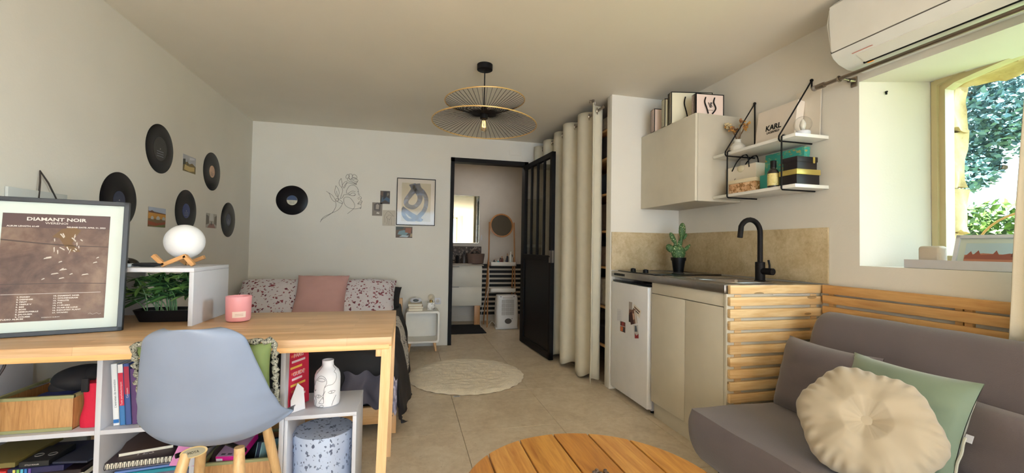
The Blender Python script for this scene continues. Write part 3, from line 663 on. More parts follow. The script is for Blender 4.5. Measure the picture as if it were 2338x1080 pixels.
def curtain_sheet(name, path, z0fn, z1, material, parent=None, nz=24, flare=.0, skew=.0, thick=.003):
    def fn(a, b_):
        k = a*(len(path)-1); i = min(int(k), len(path)-2); t_ = k-i; p = path[i].lerp(path[i+1], t_)
        z = z1+(z0fn(a)-z1)*b_; q = V((p.x, p.y, z)); q.x += flare*b_*sin(a*37)+.006*noise.noise(V((a*12, b_*3, 1))); q.y += skew*b_**.6*(1-a)+.012*b_*noise.noise(V((a*7, b_*2, 5))); return q
    b = MB().grid(fn, len(path)*2, nz); o = b.build(name, material, parent, angle=80)
    md = o.modifiers.new('t', 'SOLIDIFY'); md.thickness = thick; return o
path = [V((2.045+.045*sin(k*1.15), .950-k*.037, 0)) for k in range(24)]
path = smooth_pts([(p.x, p.y, 0) for p in path], 3)
cu = thing('window_curtain', 'cream curtain hanging from the nickel rod at the right edge', 'curtain', (2.05, .6, .8))
curtain_sheet('fabric', path, lambda a: .790, 1.955, CURT, cu, 16, skew=.085)
curtain_sheet('hem', [p+V((-.004, .085*(1-i/len(path))+.004, 0)) for i, p in enumerate(path)], lambda a: .765, .80, CURT, cu, 2)
for k in range(5): MB().tube([(2.09+.016*cos(a*pi/8), .90-k*.17, 1.962+.018*sin(a*pi/8)) for a in range(16)], .002, 6, True).build('ring', ROD, cu)
# ---------------------------------------------------------------- window sill objects
tr = thing('sill_tray', 'white picture ledge tray standing on the window sill', 'tray', (2.25, 1.1, 1.036))
MB().box(2.195, 2.203, .80, 1.455, 1.0365, 1.074, .001).build('front_lip', WHITE, tr)
MB().box(2.203, 2.33, .80, 1.455, 1.0365, 1.046, .001).build('base', WHITE, tr)
spk = thing('smart_speaker', 'small grey rounded-square speaker in the sill tray', 'speaker', (2.25, 1.38, 1.046))
MB().box(2.222, 2.275, 1.336, 1.421, 1.0465, 1.135, .014, 4).build('fabric_body', mat('speaker_fabric', (196, 184, 170), .8, bmp=.2, bscale=400), spk)
pf = thing('picture_frame', 'white framed landscape picture leaning in the sill tray', 'picture', (2.26, 1.2, 1.046))
FM = frameM((2.262, 1.322, 1.047), (.08, -1, 0), (.28, 0, 1))
b = MB()
for (x0, x1, y0, y1) in ((0, .26, 0, .014), (0, .26, .126, .14), (0, .014, 0, .14), (.246, .26, 0, .14)): b.box(x0, x1, y0, y1, -.016, .004, .001, 1, M=FM)
b.build('frame', WHITE, pf)
MB().box(.012, .248, .012, .128, -.006, -.004, M=FM).build('mat_board', mat('mat_board_grey', (196, 204, 196), .6), pf)
o = card('print', None, None, FM @ Matrix.Translation((.035, .02, -.004)), .19, .085, P((176, 196, 206)),
     [(P((186, 120, 96)), [(0, 0), (1, 0), (1, .35), (.6, .45), (.3, .5), (0, .4)]), (P((150, 84, 70)), [(0.02, .35), (.1, .6), (.14, .4), (.22, .65), (.26, .42), (.45, .45), (.5, .65), (.55, .42), (.7, .5), (1, .4), (1, .2), (0, .2)]), (P((110, 60, 50)), [(.72, .35), (.95, .3), (1, .95), (.85, .85), (.75, .6)])]); attach(o, pf)
# ================================================================ WALL DECOR
VINYL = None
def vinyl():
    m, nt, b = newmat('vinyl_black'); b.inputs['Base Color'].default_value = (.009, .007, .008, 1); b.inputs['Roughness'].default_value = .22; b.inputs['Specular IOR Level'].default_value = .12
    tc = nt.nodes.new('ShaderNodeTexCoord'); wv = nt.nodes.new('ShaderNodeTexWave'); wv.wave_type = 'RINGS'; wv.rings_direction = 'Z'; wv.inputs['Scale'].default_value = 90
    nt.links.new(tc.outputs['Object'], wv.inputs['Vector']); bump(nt, b, wv.outputs['Fac'], .12, .0005); return m
VINYL = vinyl()
def record(label, M, r, lab_col, r_lab, top=None, rim=None):
    t = thing('vinyl_record', label, 'record', M.translation, 'vinyl records stuck to the walls')
    def part(n, prof, m_, cap=True):
        o = MB().lathe(prof, seg=64, cap=cap).build(n, m_, None); o.matrix_world = M; o.parent = t; o.matrix_parent_inverse = Matrix.Translation(-V(M.translation)); return o
    part('disc', [(r, .0005), (r, .0022), (r-.003, .003), (r_lab+.012, .0026), (r_lab+.008, .0022), (.003, .0022), (.003, .0005)], VINYL, False)
    part('label_disc', [(r_lab, .0020), (r_lab, .0030)], mat('label_%d_%d_%d' % lab_col, lab_col, .5, var=.12, vscale=60))
    part('spindle_hole', [(.0036, .003), (.0036, .0033)], P((180, 172, 160)))
    if top:
        b = MB(); poly = [(r_lab*.98*cos(a*pi/16), r_lab*.98*sin(a*pi/16)+.001) for a in range(17)]; b.prism(poly, Matrix.Translation((0, 0, .0031)), .0002)
        o = b.build('label_print', P(top), None); o.matrix_world = M; o.parent = t; o.matrix_parent_inverse = Matrix.Translation(-V(M.translation))
    for k in range(3):
        b = MB().box(-r_lab*.5, r_lab*.5, -r_lab*(.25+.2*k), -r_lab*(.25+.2*k)+r_lab*.05, .0031, .0033)
        o = b.build('label_line', P((90, 90, 96) if sum(lab_col) > 300 else (130, 134, 150)), None); o.matrix_world = M; o.parent = t; o.matrix_parent_inverse = Matrix.Translation(-V(M.translation))
    return t
record('black vinyl record with half blue, half cream label on the back wall', back_M(-1.157, YB-.0005, 1.541), .151, (206, 202, 186), .050, (52, 74, 112))
record('highest record on the left wall, with a dull black label', left_M(XL+.0005, 3.150, 1.685), .155, (44, 42, 42), .075)
record('record with a peach label near the back corner of the left wall', left_M(XL+.0005, 3.892, 1.665), .152, (208, 168, 140), .048, None)
record('record with a bright blue label behind the moon lamp', left_M(XL+.0005, 3.503, 1.318), .150, (58, 70, 124), .052)
record('lowest record nearest the corner, slate blue label, left wall', left_M(XL+.0005, 4.243, 1.297), .152, (62, 66, 84), .052)
record('large record partly hidden by the framed poster, dark blue label', left_M(XL+.0005, 2.775, 1.320), .153, (50, 54, 78), .050)
# postcards on the left wall
gp = 'small photo cards on the left wall'
card('photo_card', 'photo card of a village skyline between two upper records', 'photo', left_M(XL+.0003, 3.437, 1.598), .185, .118, P((176, 178, 186)),
     [(P((120, 104, 64)), [(0, 0), (1, 0), (1, .45), (.7, .6), (.5, .5), (.3, .6), (0, .5)]), (P((196, 170, 110)), [(.1, .1), (.5, .05), (.9, .15), (.9, .4), (.5, .35), (.15, .4)]), (P((70, 66, 60)), [(.33, .4), (.36, .85), (.40, .4)]), (P((60, 62, 50)), [(0, .35), (.2, .45), (.18, .75), (0, .7)]), (P((206, 206, 214)), [(.5, .75), (.9, .85), (.9, .95), (.5, .92)])], gp)
card('photo_card', 'orange photo card of an arched bridge over a river', 'photo', left_M(XL+.0003, 3.050, 1.188), .193, .122, P((120, 96, 62)),
     [(P((176, 186, 206)), [(0, .8), (1, .72), (1, 1), (0, 1)]), (P((206, 146, 62)), [(0, .42), (1, .42), (1, .72), (0, .78)]), (P((112, 70, 50)), [(0, .74), (.2, .84), (.35, .76), (1, .72), (1, .68), (0, .72)]),
      (P((180, 182, 180)), [(.15, .38), (.15, .5), (.22, .56), (.30, .5), (.30, .38)]), (P((180, 182, 180)), [(.45, .38), (.45, .5), (.55, .58), (.65, .5), (.65, .38)]), (P((170, 172, 172)), [(.8, .38), (.8, .5), (.88, .56), (.97, .5), (.97, .38)]),
      (P((150, 74, 44)), [(0, .1), (.6, .05), (1, .2), (1, .3), (.5, .2), (0, .3)]), (P((100, 116, 60)), [(.3, 0), (.9, 0), (1, .12), (.6, .1)])], gp)
card('photo_card', 'pale grey photo card of a street by the lowest record', 'photo', left_M(XL+.0003, 3.818, 1.212), .192, .116, P((176, 170, 160)),
     [(P((206, 204, 200)), [(.3, .5), (.7, .5), (.65, 1), (.35, 1)]), (P((120, 112, 102)), [(0, .2), (.28, .3), (.25, .8), (0, .9)]), (P((126, 118, 106)), [(1, .2), (.75, .3), (.78, .8), (1, .9)]), (P((150, 112, 104)), [(.1, 0), (.9, 0), (.7, .3), (.35, .3)]), (P((84, 80, 80)), [(.45, .2), (.55, .2), (.52, .45), (.47, .45)])], gp)
# hanging board on the left wall with string
hb = thing('hanging_board', 'pale board hanging by a dark string behind the framed poster', 'board', (XL, 2.25, 1.1))
MB().box(XL+.001, XL+.012, 2.095, 2.395, 1.02, 1.305, .001).build('board', mat('board_grey', (196, 198, 196), .6), hb)
MB().tube([(XL+.013, 2.235, 1.25), (XL+.010, 2.245, 1.345), (XL+.006, 2.248, 1.392), (XL+.012, 2.285, 1.345), (XL+.013, 2.33, 1.28)], .0035, 6).build('string', mat('dark_string', (60, 52, 46), .9), hb)
# line art face
def fp(p):
    u = 730+p[0]/7.717; v = 380+p[1]/7.717; return (-.881+(u-735)*.00446, YB-.003, 1.838-(v-395)*.00461+(u-735)*.00018)
LA = [[(475,130),(450,165),(455,205),(492,190),(507,160),(475,130)],[(505,125),(550,130),(556,190),(530,220),(500,190),(505,125)],[(556,165),(585,130),(632,160),(635,205),(570,185),(556,165)],
 [(490,200),(475,235),(530,265),(590,290),(638,310),(600,316),(560,300),(500,285),(450,300),(410,370),(430,370),(455,310),(470,260),(430,270),(395,320),(385,370)],
 [(545,215),(600,190),(660,235),(640,255),(585,245),(545,215)],[(590,290),(620,285),(655,265),(635,250)],[(500,205),(560,260),(600,285),(625,300),(640,275)],[(570,225),(610,215),(640,225)],
 [(368,205),(335,260),(340,320),(382,365),(390,320),(368,205)],[(382,365),(400,420),(385,480),(368,540),(370,558)],
 [(280,335),(265,440),(290,510),(320,530),(340,460),(320,390),(280,335)],[(295,430),(305,480),(322,540),(325,600)],
 [(120,435),(170,470),(200,540),(240,600),(285,620),(270,570),(220,500),(160,460)],[(285,620),(290,700),(240,800),(150,870),(60,930),(35,975)],[(35,975),(60,920),(100,880),(200,830),(320,770),(380,700),(400,650)],
 [(325,555),(295,560),(290,590),(310,620),(330,590),(320,550)],[(325,560),(400,625),(390,650),(330,625),(310,600)],[(400,650),(395,635)],
 [(345,558),(385,555),(405,535),(425,495),(500,495),(570,512),(620,500),(605,465),(560,462),(515,500),(510,470)],[(500,465),(560,430),(620,440)],
 [(505,468),(465,465),(475,400),(520,335),(580,325),(640,360),(670,420),(655,440),(675,440),(672,475),(700,485)],[(672,475),(690,510),(730,545),(715,572),(685,542),(663,560),(690,580)],
 [(712,572),(718,598),(740,605),(738,620),(725,660),(700,666),(663,655),(700,612),(720,600)],[(663,655),(700,640),(738,618)],[(720,665),(727,715),(712,745),(710,720)],
 [(722,722),(670,740),(600,745),(520,730),(450,680),(420,600),(430,550),(480,535),(540,560),(600,640),(615,700),(590,745),(540,790),(492,830)],[(560,512),(590,510),(615,495)]]
b = MB()
for L in LA: b.tube([fp(p) for p in smooth_pts(L, 4)], .0014, 5)
tag(b.build('line_art_face', mat('dark_wire', (62, 54, 46), .6)), 'wire outline of a face crowned with a flower on the back wall', 'wall art')
# photo cards on back wall
gb = 'small photo cards beside the framed print'
card('photo_card', 'dark blue and brown photo card, topmost beside the framed abstract print', 'photo', back_M(-.292, YB-.0003, 1.541), .100, .140, P((66, 56, 52)),
     [(P((60, 84, 106)), [(.1, .1), (.5, .3), (.95, .1), (1, .4), (.6, .55), (.2, .5)]), (P((30, 30, 34)), [(.3, .3), (.6, .5), (.65, .95), (.35, .9)]), (P((96, 76, 62)), [(.0, .7), (.25, .6), (.3, .95), (.05, 1)]), (P((120, 110, 96)), [(.7, .6), (.9, .7), (.85, .9), (.7, .8)])], gb)
card('photo_card', 'grey portrait photo card, leftmost of the four by the print', 'photo', back_M(-.372, YB-.0003, 1.410), .104, .143, P((128, 118, 108)),
     [(P((90, 82, 78)), [(.2, .4), (.8, .35), (.85, .9), (.5, 1), (.15, .85)]), (P((164, 152, 140)), [(.35, .5), (.65, .5), (.68, .8), (.5, .9), (.36, .8)]), (P((210, 204, 196)), [(.4, .18), (.65, .14), (.75, .22), (.5, .28)])], gb)
o = card('photo_card', 'beige pencil sketch card under the dark blue photo', 'photo', back_M(-.264, YB-.0003, 1.306), .132, .168, P((188, 178, 162)), [], gb)
b = MB()
for L in ([(.2,.2),(.15,.6),(.3,.85),(.45,.95),(.6,.85),(.9,.6)],[(.3,.5),(.5,.7),(.85,.62)],[(.35,.1),(.4,.4),(.3,.6)],[(.5,.05),(.55,.4),(.7,.6)],[(.7,.05),(.68,.5)],[(.4,.45),(.6,.4)]):
    b.tube([(-.264+x*.132, YB-.0022, 1.306+y*.168) for x, y in L], .0012, 5)
attach(b.build('pencil_lines', mat('pencil', (110, 102, 94), .8)), o); o.children[0].matrix_parent_inverse = o.matrix_world.inverted()
card('photo_card', 'wide colourful photo card under the framed print', 'photo', back_M(-.123, YB-.0003, 1.180), .175, .120, P((96, 80, 68)),
     [(P((120, 146, 152)), [(.1, .3), (.6, .2), (.8, .5), (.5, .7), (.2, .6)]), (P((146, 92, 70)), [(.55, .5), (.9, .4), (.95, .9), (.6, .9)]), (P((176, 190, 196)), [(.2, .08), (.7, .05), (.8, .2), (.4, .25)]), (P((60, 70, 70)), [(0, .7), (.4, .75), (.5, 1), (0, 1)]), (P((170, 150, 120)), [(.85, .1), (1, .1), (1, .4), (.9, .4)])], gb)
# framed abstract print
ar = thing('framed_print', 'framed abstract print of dark blue looping ribbons on the back wall', 'picture', (.086, YB, 1.57))
AW, AH = .412, .512; AM = back_M(-.121, YB-.002, 1.318)
b = MB(); e = .007
for (x0, x1, y0, y1) in ((0, AW, 0, e), (0, AW, AH-e, AH), (0, e, 0, AH), (AW-e, AW, 0, AH)): b.box(x0, x1, y0, y1, 0, .018, .001, 1, M=AM)
b.build('frame', BLACK, ar)
MB().box(e, AW-e, e, AH-e, 0, .006, M=AM).build('mat_board', mat('passepartout', (214, 202, 188), .6), ar)
MB().box(.052, .362, .042, .462, .006, .0065, M=AM).build('print_ground', mat('print_beige', (190, 176, 148), .6), ar)
def ap(p): return (.052+(p[0]-1558)/320*.310, .462-(p[1]-270)/450*.420)
RB = noise_pic('ribbon_blue', [(.30, (38, 34, 40)), (.50, (56, 56, 70)), (.68, (104, 118, 146))], 14)
b = MB()
for n_, (L, wd) in enumerate((([(1668,275),(1690,340),(1650,410),(1608,480),(1622,535),(1690,552),(1745,500),(1758,420),(1715,340),(1700,290)], [75,66,56,52,50,48,50,58,64,60]), ([(1725,272),(1745,330),(1790,372),(1826,440),(1826,530),(1800,600),(1760,650),(1728,700)], [60,56,48,46,46,46,50,56]),
              ([(1562,562),(1640,625),(1710,672),(1790,716)], [40,50,60,44]), ([(1570,590),(1592,660),(1640,704),(1700,700),(1722,680)], [44,44,40,40,40]))):
    sp_ = smooth_pts([ap(p) for p in L], 5); q = len(L); ws_ = []
    for i in range(len(sp_)): k = i/(len(sp_)-1)*(q-1); a = int(min(k, q-2)); ws_.append((wd[a]+(wd[a+1]-wd[a])*(k-a))*.310/320)
    Lf, Rt = stroke([(p.x, p.y) for p in sp_], ws_); zz = .0067+n_*.0001
    cl_ = lambda p: (min(max(p[0], .0522), .3618), min(max(p[1], .0422), .4618))
    vl = [b.bm.verts.new(AM @ V((*cl_(p), zz))) for p in Lf]; vr = [b.bm.verts.new(AM @ V((*cl_(p), zz))) for p in Rt]
    for i in range(len(vl)-1): b.bm.faces.new((vl[i], vl[i+1], vr[i+1], vr[i]))
b.build('ribbon_print', RB, ar, smooth=False)
MB().box(e, AW-e, e, AH-e, .010, .0105, M=AM).build('glazing', pane_mat('print_glass', (1, 1, 1), .02, .05), ar)
o = MB().box(1.124, 1.268, YB-.006, YB-.0005, 2.163, 2.291, .002).box(1.128, 1.264, YB-.009, YB-.005, 2.167, 2.287, .002).build('access_panel', WALL); tag(o, 'square white access panel near the ceiling over the doorway', 'panel')
so = thing('power_outlet', 'white wall socket beside the nightstand', 'outlet', (.342, YB, .49))
MB().box(.308, .376, YB-.009, YB-.0005, .455, .523, .004, 2).build('cover_plate', WHITE, so)
MB().lathe([(.021, 0), (.021, .002), (.019, .002), (.017, -.004)], M=back_M(.342, YB-.0092, .489), seg=24).build('socket_well', mat('socket_grey', (190, 184, 176), .5), so)
for dx in (-.008, .008): MB().cyl((.342+dx, YB-.0095, .489), (.342+dx, YB-.006, .489), .0025, seg=8).build('contact_hole', BLACKP, so)
# ---------------------------------------------------------------- pendant lamp
LX, LY = .484, 2.817
pl = thing('pendant_lamp', 'black wire pendant lamp with two tilted disc shades rimmed in gold', 'lamp', (LX, LY, ZC))
MB().lathe([(.052, 0), (.052, -.036), (.049, -.038)], (LX, LY, ZC), 32).build('ceiling_rose', BLACK, pl)
MB().cyl((LX, LY, ZC-.036), (LX, LY, 2.02), .0038, seg=10).build('rod', BLACK, pl)
GR = mat('gold_rim', (206, 168, 106), .35, metal=.3)
def shade(hub, c, r, tx, ty, n, up):
    cpt = V(c)
    def rimp(a):
        p = V((r*cos(a), r*sin(a), 0)); p.z = sin(tx)*p.x+sin(ty)*p.y; return cpt+p
    MB().tube([rimp(2*pi*k/72) for k in range(72)], .0042, 8, True).build('rim', GR, pl)
    for k in range(n):
        a = 2*pi*k/n; e_ = rimp(a); h = V(hub)+V((cos(a)*.018, sin(a)*.018, 0)); mid = h.lerp(e_, .5); mid.z += .014*(-1 if up else 1)
        MB().tube([h, h.lerp(mid, .5)+V((0, 0, .004*(-1 if up else 1))), mid, e_], .0014, 4).build('rib', BLACK, pl)
shade((LX, LY, 2.005), (LX+.005, LY, 2.082), .268, R(2.5), 0, 52, True)
shade((LX, LY, 1.99), (LX+.005, LY, 1.925), .350, R(-1.5), R(-1.0), 60, False)
MB().lathe([(.013, .05), (.02, .04), (.022, .012), (.026, 0), (.026, -.035), (.022, -.04)], (LX, LY, 1.998), 24).build('lamp_holder', BLACK, pl)
MB().lathe([(.012, 0), (.014, -.010), (.027, -.040), (.030, -.055), (.026, -.072), (.014, -.083), (.001, -.086)], (LX, LY, 1.958), 28).build('bulb_glass', pane_mat('bulb_glass', (.98, .95, .88), .08, .02), pl)
b = MB()
for k in range(4):
    a = k*pi/2+.4; b.cyl((LX+.009*cos(a), LY+.009*sin(a), 1.945), (LX+.012*cos(a), LY+.012*sin(a), 1.905), .0018, seg=6)
b.build('filament', mat('filament', (255, 190, 90), .5, emit=4), pl)
# ---------------------------------------------------------------- wardrobe niche
cs = thing('wardrobe_shelf', 'wooden wardrobe shelving glimpsed behind the eyelet curtain', 'shelf', (1.9, 3.9, 0))
for z in (.30, .62, .95, 1.25, 1.56, 1.86, 2.10): MB().box(1.60, 2.17, 3.165, 4.77, z-.018, z, .001).build('board', BEECH_Y, cs)
MB().box(2.155, 2.172, 3.165, 4.77, .01, 2.25).build('back_panel', mat('wardrobe_dark', (58, 48, 42), .8), cs)
CLO = [mat('cloth_%d' % i, c, .9, var=.2, vscale=30) for i, c in enumerate(((52, 44, 42), (92, 76, 62), (170, 158, 140), (44, 48, 58), (120, 100, 84)))]
for i, z in enumerate((.30, .62, .95, 1.25, 1.56, 1.86, 2.10)):
    for j in range(2):
        h = .16 if z > 2 else (.2 if z > 1.8 else .24)
        o = MB().box(1.60+.01*j, 1.98, 3.19+j*.36, 3.50+j*.36, z+.0005, z+h*(.7+.25*((i+j) % 2)), .025, 3).build('folded_clothes', CLO[(i*2+j) % 5])
        tag(o, ['dark', 'brown', 'cream', 'navy', 'tan'][(i*2+j) % 5]+' folded clothes, %s board of the wardrobe, %s' % (['lowest', 'second lowest', 'third lowest', 'middle', 'third highest', 'second highest', 'highest'][i], ['nearest the partition', 'further back'][j]), 'clothes', 'folded clothes in the wardrobe')
cr = thing('wardrobe_curtain', 'floor-length cream eyelet curtain hiding the wardrobe', 'curtain', (1.48, 3.9, .03))
path = []
N = 10
for k in range(N*6+1):
    a = k/6*pi*1.0; y = 3.115+(k/(N*6))*1.60; path.append(V((1.487-.066*cos(a)+.012*sin(a*.37), y+.018*sin(2*a), 0)))
curtain_sheet('fabric', path, lambda a: .035+.015*sin(a*60)+.01*sin(a*23), 2.265, CURT, cr, 30, thick=.004)
for k in range(N):
    y = 3.115+(k+.5)/N*1.60; x = 1.487
    s = 1 if k % 2 else -1
    MB().tube([(x+.024*cos(a*pi/8)*.5, y+.024*cos(a*pi/8)*.86*1, 2.222+.024*sin(a*pi/8)) for a in range(16)], .006, 8, True).build('eyelet', CHROME, cr)
rdw = thing('wardrobe_rod', 'metal rod with ceiling hook carrying the wardrobe curtain', 'curtain rod', (1.487, 3.9, 2.22))
MB().cyl((1.487, 3.083-.0, 2.222), (1.487, 4.77, 2.222), .011).build('rod', ROD, rdw)
MB().tube([(1.44, 3.24, 2.30), (1.44, 3.24, 2.322), (1.47, 3.24, 2.322), (1.487, 3.24, 2.31), (1.487, 3.24, 2.225)], .004, 6).cyl((1.47, 3.24, 2.31), (1.47, 3.24, 2.3285), .012).build('hook', ROD, rdw)
# ================================================================ BATHROOM
VW = mat('vanity_white', (214, 206, 190), .45)
vn = thing('vanity', 'bathroom vanity with two pale drawers on a wooden leg', 'vanity', (.7, 6.05, .0))
MB().box(.36, 1.018, 5.86, BY-.001, .280, .828, .001).build('carcass', VW, vn)
for z0, z1 in ((.283, .540), (.548, .815)):
    d = MB().box(.36, 1.018, 5.842, 5.859, z0, z1, .001).build('drawer', VW, vn); o = MB().box(.45, .70, 5.838, 5.842, z1-.003, z1+.002).build('finger_pull', BLACKP); o.parent = d; 
MB().box(.34, 1.04, 5.83, BY-.001, .829, .845, .002).build('top', mat('vanity_top', (170, 156, 140), .4), vn)
MB().box(.925, 1.005, 5.88, 5.92, .0, .279, .002).build('leg', wood('vanity_leg', (206, 150, 96), (176, 120, 70), 'z'), vn)
mi = thing('wall_mirror', 'rectangular frameless mirror above the bathroom vanity', 'mirror', (.7, BY, 1.5))
MB().box(.36, 1.025, BY-.02, BY-.001, 1.150, 1.842, .004, 1).build('mirror_glass', mat('mirror', (210, 212, 200), .02, metal=1), mi)
b = MB()
for (x0, x1, z0, z1) in ((.355, 1.03, 1.146, 1.15), (.355, 1.03, 1.842, 1.846), (1.025, 1.03, 1.146, 1.846)): b.box(x0, x1, BY-.024, BY-.001, z0, z1)
b.box(.985, .990, BY-.0215, BY-.0205, 1.15, 1.842).box(1.0, 1.003, BY-.0215, BY-.0205, 1.15, 1.842); b.build('bevel_edge', CHROME, mi)
sp = thing('pebble_splashback', 'dark splashback with round pebble pattern behind the vanity', 'splashback', (.7, BY, .95))
MB().box(.36, 1.072, BY-.010, BY-.0005, .846, 1.098, .001).build('backing', mat('pebble_grout', (70, 60, 54), .7), sp)
rnd = random.Random(12); cnt = 0; placed = []
PEB = [mat('pebble_%d' % i, c, .5) for i, c in enumerate(((122, 108, 94), (96, 80, 70), (142, 128, 114)))]
while cnt < 85:
    x, z, r = rnd.uniform(.60, 1.055), rnd.uniform(.865, 1.085), rnd.choice((.022, .016, .012, .008))
    if any((x-a)**2+(z-c)**2 < (r+q+.001)**2 for a, c, q in placed):
        cnt += .08; continue
    placed.append((x, z, r)); cnt += 1
    MB().lathe([(r, 0), (r*.9, .003), (.001, .004)], M=back_M(x, BY-.010, z), seg=12).build('pebble', PEB[int(cnt) % 3], sp)
    if r > .015: MB().lathe([(r*.5, 0), (r*.45, .002), (.001, .002)], M=back_M(x, BY-.0132, z), seg=10).build('pebble', PEB[1 if int(cnt) % 3 != 1 else 0], sp)
bk = thing('felt_basket', 'brown felt basket on the vanity top', 'basket', (.96, 6.05, .8455))
MB().lathe([(.085, 0), (.115, .01), (.130, .12), (.132, .15), (.126, .15), (.118, .02), (.001, .012)], (.955, 6.06, .8455), 28, sx=1, sy=.75).build('body', mat('brown_felt', (104, 82, 72), .9, bmp=.2, bscale=200), bk)
MB().tube(smooth_pts([(.86, 6.0, .99), (.90, 5.975, 1.035), (.97, 5.965, 1.04), (1.02, 5.975, .99)]), .006, 6).build('handle', MATS['brown_felt'], bk)
MB().sphere((.90, 6.05, .995), .028, sz=.9).sphere((1.0, 6.07, .99), .03, sz=.6).build('toiletries', BLACKP, bk)
so = thing('soap_dispenser', 'dark pump soap dispenser left of the felt basket', 'dispenser', (.79, 6.08, .8455))
MB().lathe([(.034, 0), (.036, .01), (.036, .11), (.028, .125), (.012, .13), (.012, .14)], (.79, 6.05, .8455), 20).build('bottle', mat('dark_bronze', (60, 52, 48), .4), so)
MB().tube([(.79, 6.05, .985), (.79, 6.05, 1.02), (.79, 6.015, 1.022)], .007, 6).build('pump', BLACKP, so)
tap2 = MB().lathe([(.02, 0), (.022, .10), (.015, .12)], (.70, 6.12, .8455), 18).build('basin_tap', BLACK); tag(tap2, 'dark bathroom tap by the left edge of the doorway', 'tap')
dish = MB().lathe([(.001, 0), (.10, .0), (.115, .010), (.105, .010), (.095, .004), (.001, .004)], (.745, 5.93, .8455), 24, sx=1.3, sy=.6).build('soap_dish', mat('pale_dish', (200, 190, 176), .3)); tag(dish, 'shallow pale dish on the vanity edge', 'dish')
# striped wall panelling
sw = thing('slatted_wainscot', 'black panel with pale horizontal slats on the bathroom wall', 'cladding', (1.5, BY, .1))
MB().box(1.03, 2.3, BY-.012, BY-.0005, .09, .84).build('backing', mat('wainscot_black', (18, 15, 14), .7), sw)
for k in range(10): MB().box(1.03, 2.3, BY-.028, BY-.012, .135+k*.068, .162+k*.068, .001, 1).build('slat', mat('pale_slat', (190, 180, 164), .6), sw)
bs = struct(MB().box(.2, 2.6, BY-.008, BY-.0005, 0, .085).build('baseboard_bathroom', mat('pale_plinth', (190, 180, 166), .6)))
# mirror stand
ms = thing('mirror_stand', 'bamboo stand with a round mirror and two white trays', 'mirror', (1.28, 5.8, 0))
BAM = wood('bamboo', (176, 122, 72), (146, 96, 54), 'z')
for x, xb in ((1.098, 1.075), (1.448, 1.470)):
    MB().tube([(xb, 5.70, 0.001), (x, 5.78, 1.44)], .010, 8).build('front_post', BAM, ms)
    MB().tube([(xb, 5.98, 0.001), (x, 5.80, .95)], .010, 8).build('rear_post', BAM, ms)
MM = frameM((1.268, 5.775, 1.395), (1, .05, 0), (0, .14, 1))
MB().lathe([(.165, -.01), (.167, .008), (.150, .010), (.146, .004)], M=MM, seg=48).build('mirror_frame', BAM, ms)
MB().lathe([(.1455, .003), (.1455, .0065)], M=MM, seg=48).build('mirror_disc', mat('mirror_dim', (150, 146, 138), .06, metal=1), ms)
def tray(z0):
    b = MB(); x0, x1, y0, y1 = 1.108, 1.470, 5.70, 5.95
    b.box(x0, x1, y0, y1, z0, z0+.006).box(x0, x1, y0, y0+.008, z0, z0+.055, .001).box(x0, x1, y1-.008, y1, z0, z0+.055).box(x0, x0+.008, y0, y1, z0, z0+.055).box(x1-.008, x1, y0, y1, z0, z0+.055)
    b.build('tray', mat('tray_white', (214, 206, 194), .5), ms)
tray(.835); tray(.475)
gbx = 'toiletries on the mirror stand'
tz = .8415
TL = [(1.135, .045, .020, (150, 120, 90), 'short tan jar, leftmost on the mirror stand tray'), (1.175, .075, .018, (44, 40, 40), 'black bottle third from the left on the stand tray'), (1.196, .088, .010, (214, 210, 206), 'slim white tube next to the black bottle on the stand tray'),
      (1.222, .080, .014, (60, 150, 146), 'small teal bottle on the mirror stand tray'), (1.262, .105, .016, (104, 52, 40), 'brown pump bottle in the middle of the stand tray'), (1.298, .125, .018, (120, 66, 48), 'taller amber bottle behind the middle of the stand tray'),
      (1.318, .050, .026, (206, 196, 188), 'low white tub in front on the stand tray'), (1.350, .098, .014, (58, 60, 84), 'navy bottle right of centre on the stand tray'), (1.374, .165, .015, (46, 46, 54), 'tall dark bottle on the stand tray'),
      (1.398, .190, .018, (206, 210, 206), 'tallest white bottle on the stand tray'), (1.425, .150, .021, (222, 220, 210), 'thick white bottle with domed cap on the stand tray'), (1.450, .085, .016, (170, 182, 150), 'pale green bottle, rightmost on the stand tray')]
for i, (x, h, r, c, lb) in enumerate(TL):
    t = thing('toiletry_bottle', lb, 'bottle', (x, 5.8, tz), gbx); y = 5.74+.05*(i % 3)
    MB().lathe([(r*.9, 0), (r, .004), (r, h*.72), (r*.5, h*.8)], (x, y, tz+.0), 14).build('body', mat('toil_%d' % i, c, .35), t)
    MB().lathe([(r*.55, h*.78), (r*.55, h), (r*.3, h*1.01)], (x, y, tz), 12).build('cap', mat('cap_%d' % (i % 3), ((230, 226, 220), (40, 36, 36), (190, 150, 120))[i % 3], .4), t)
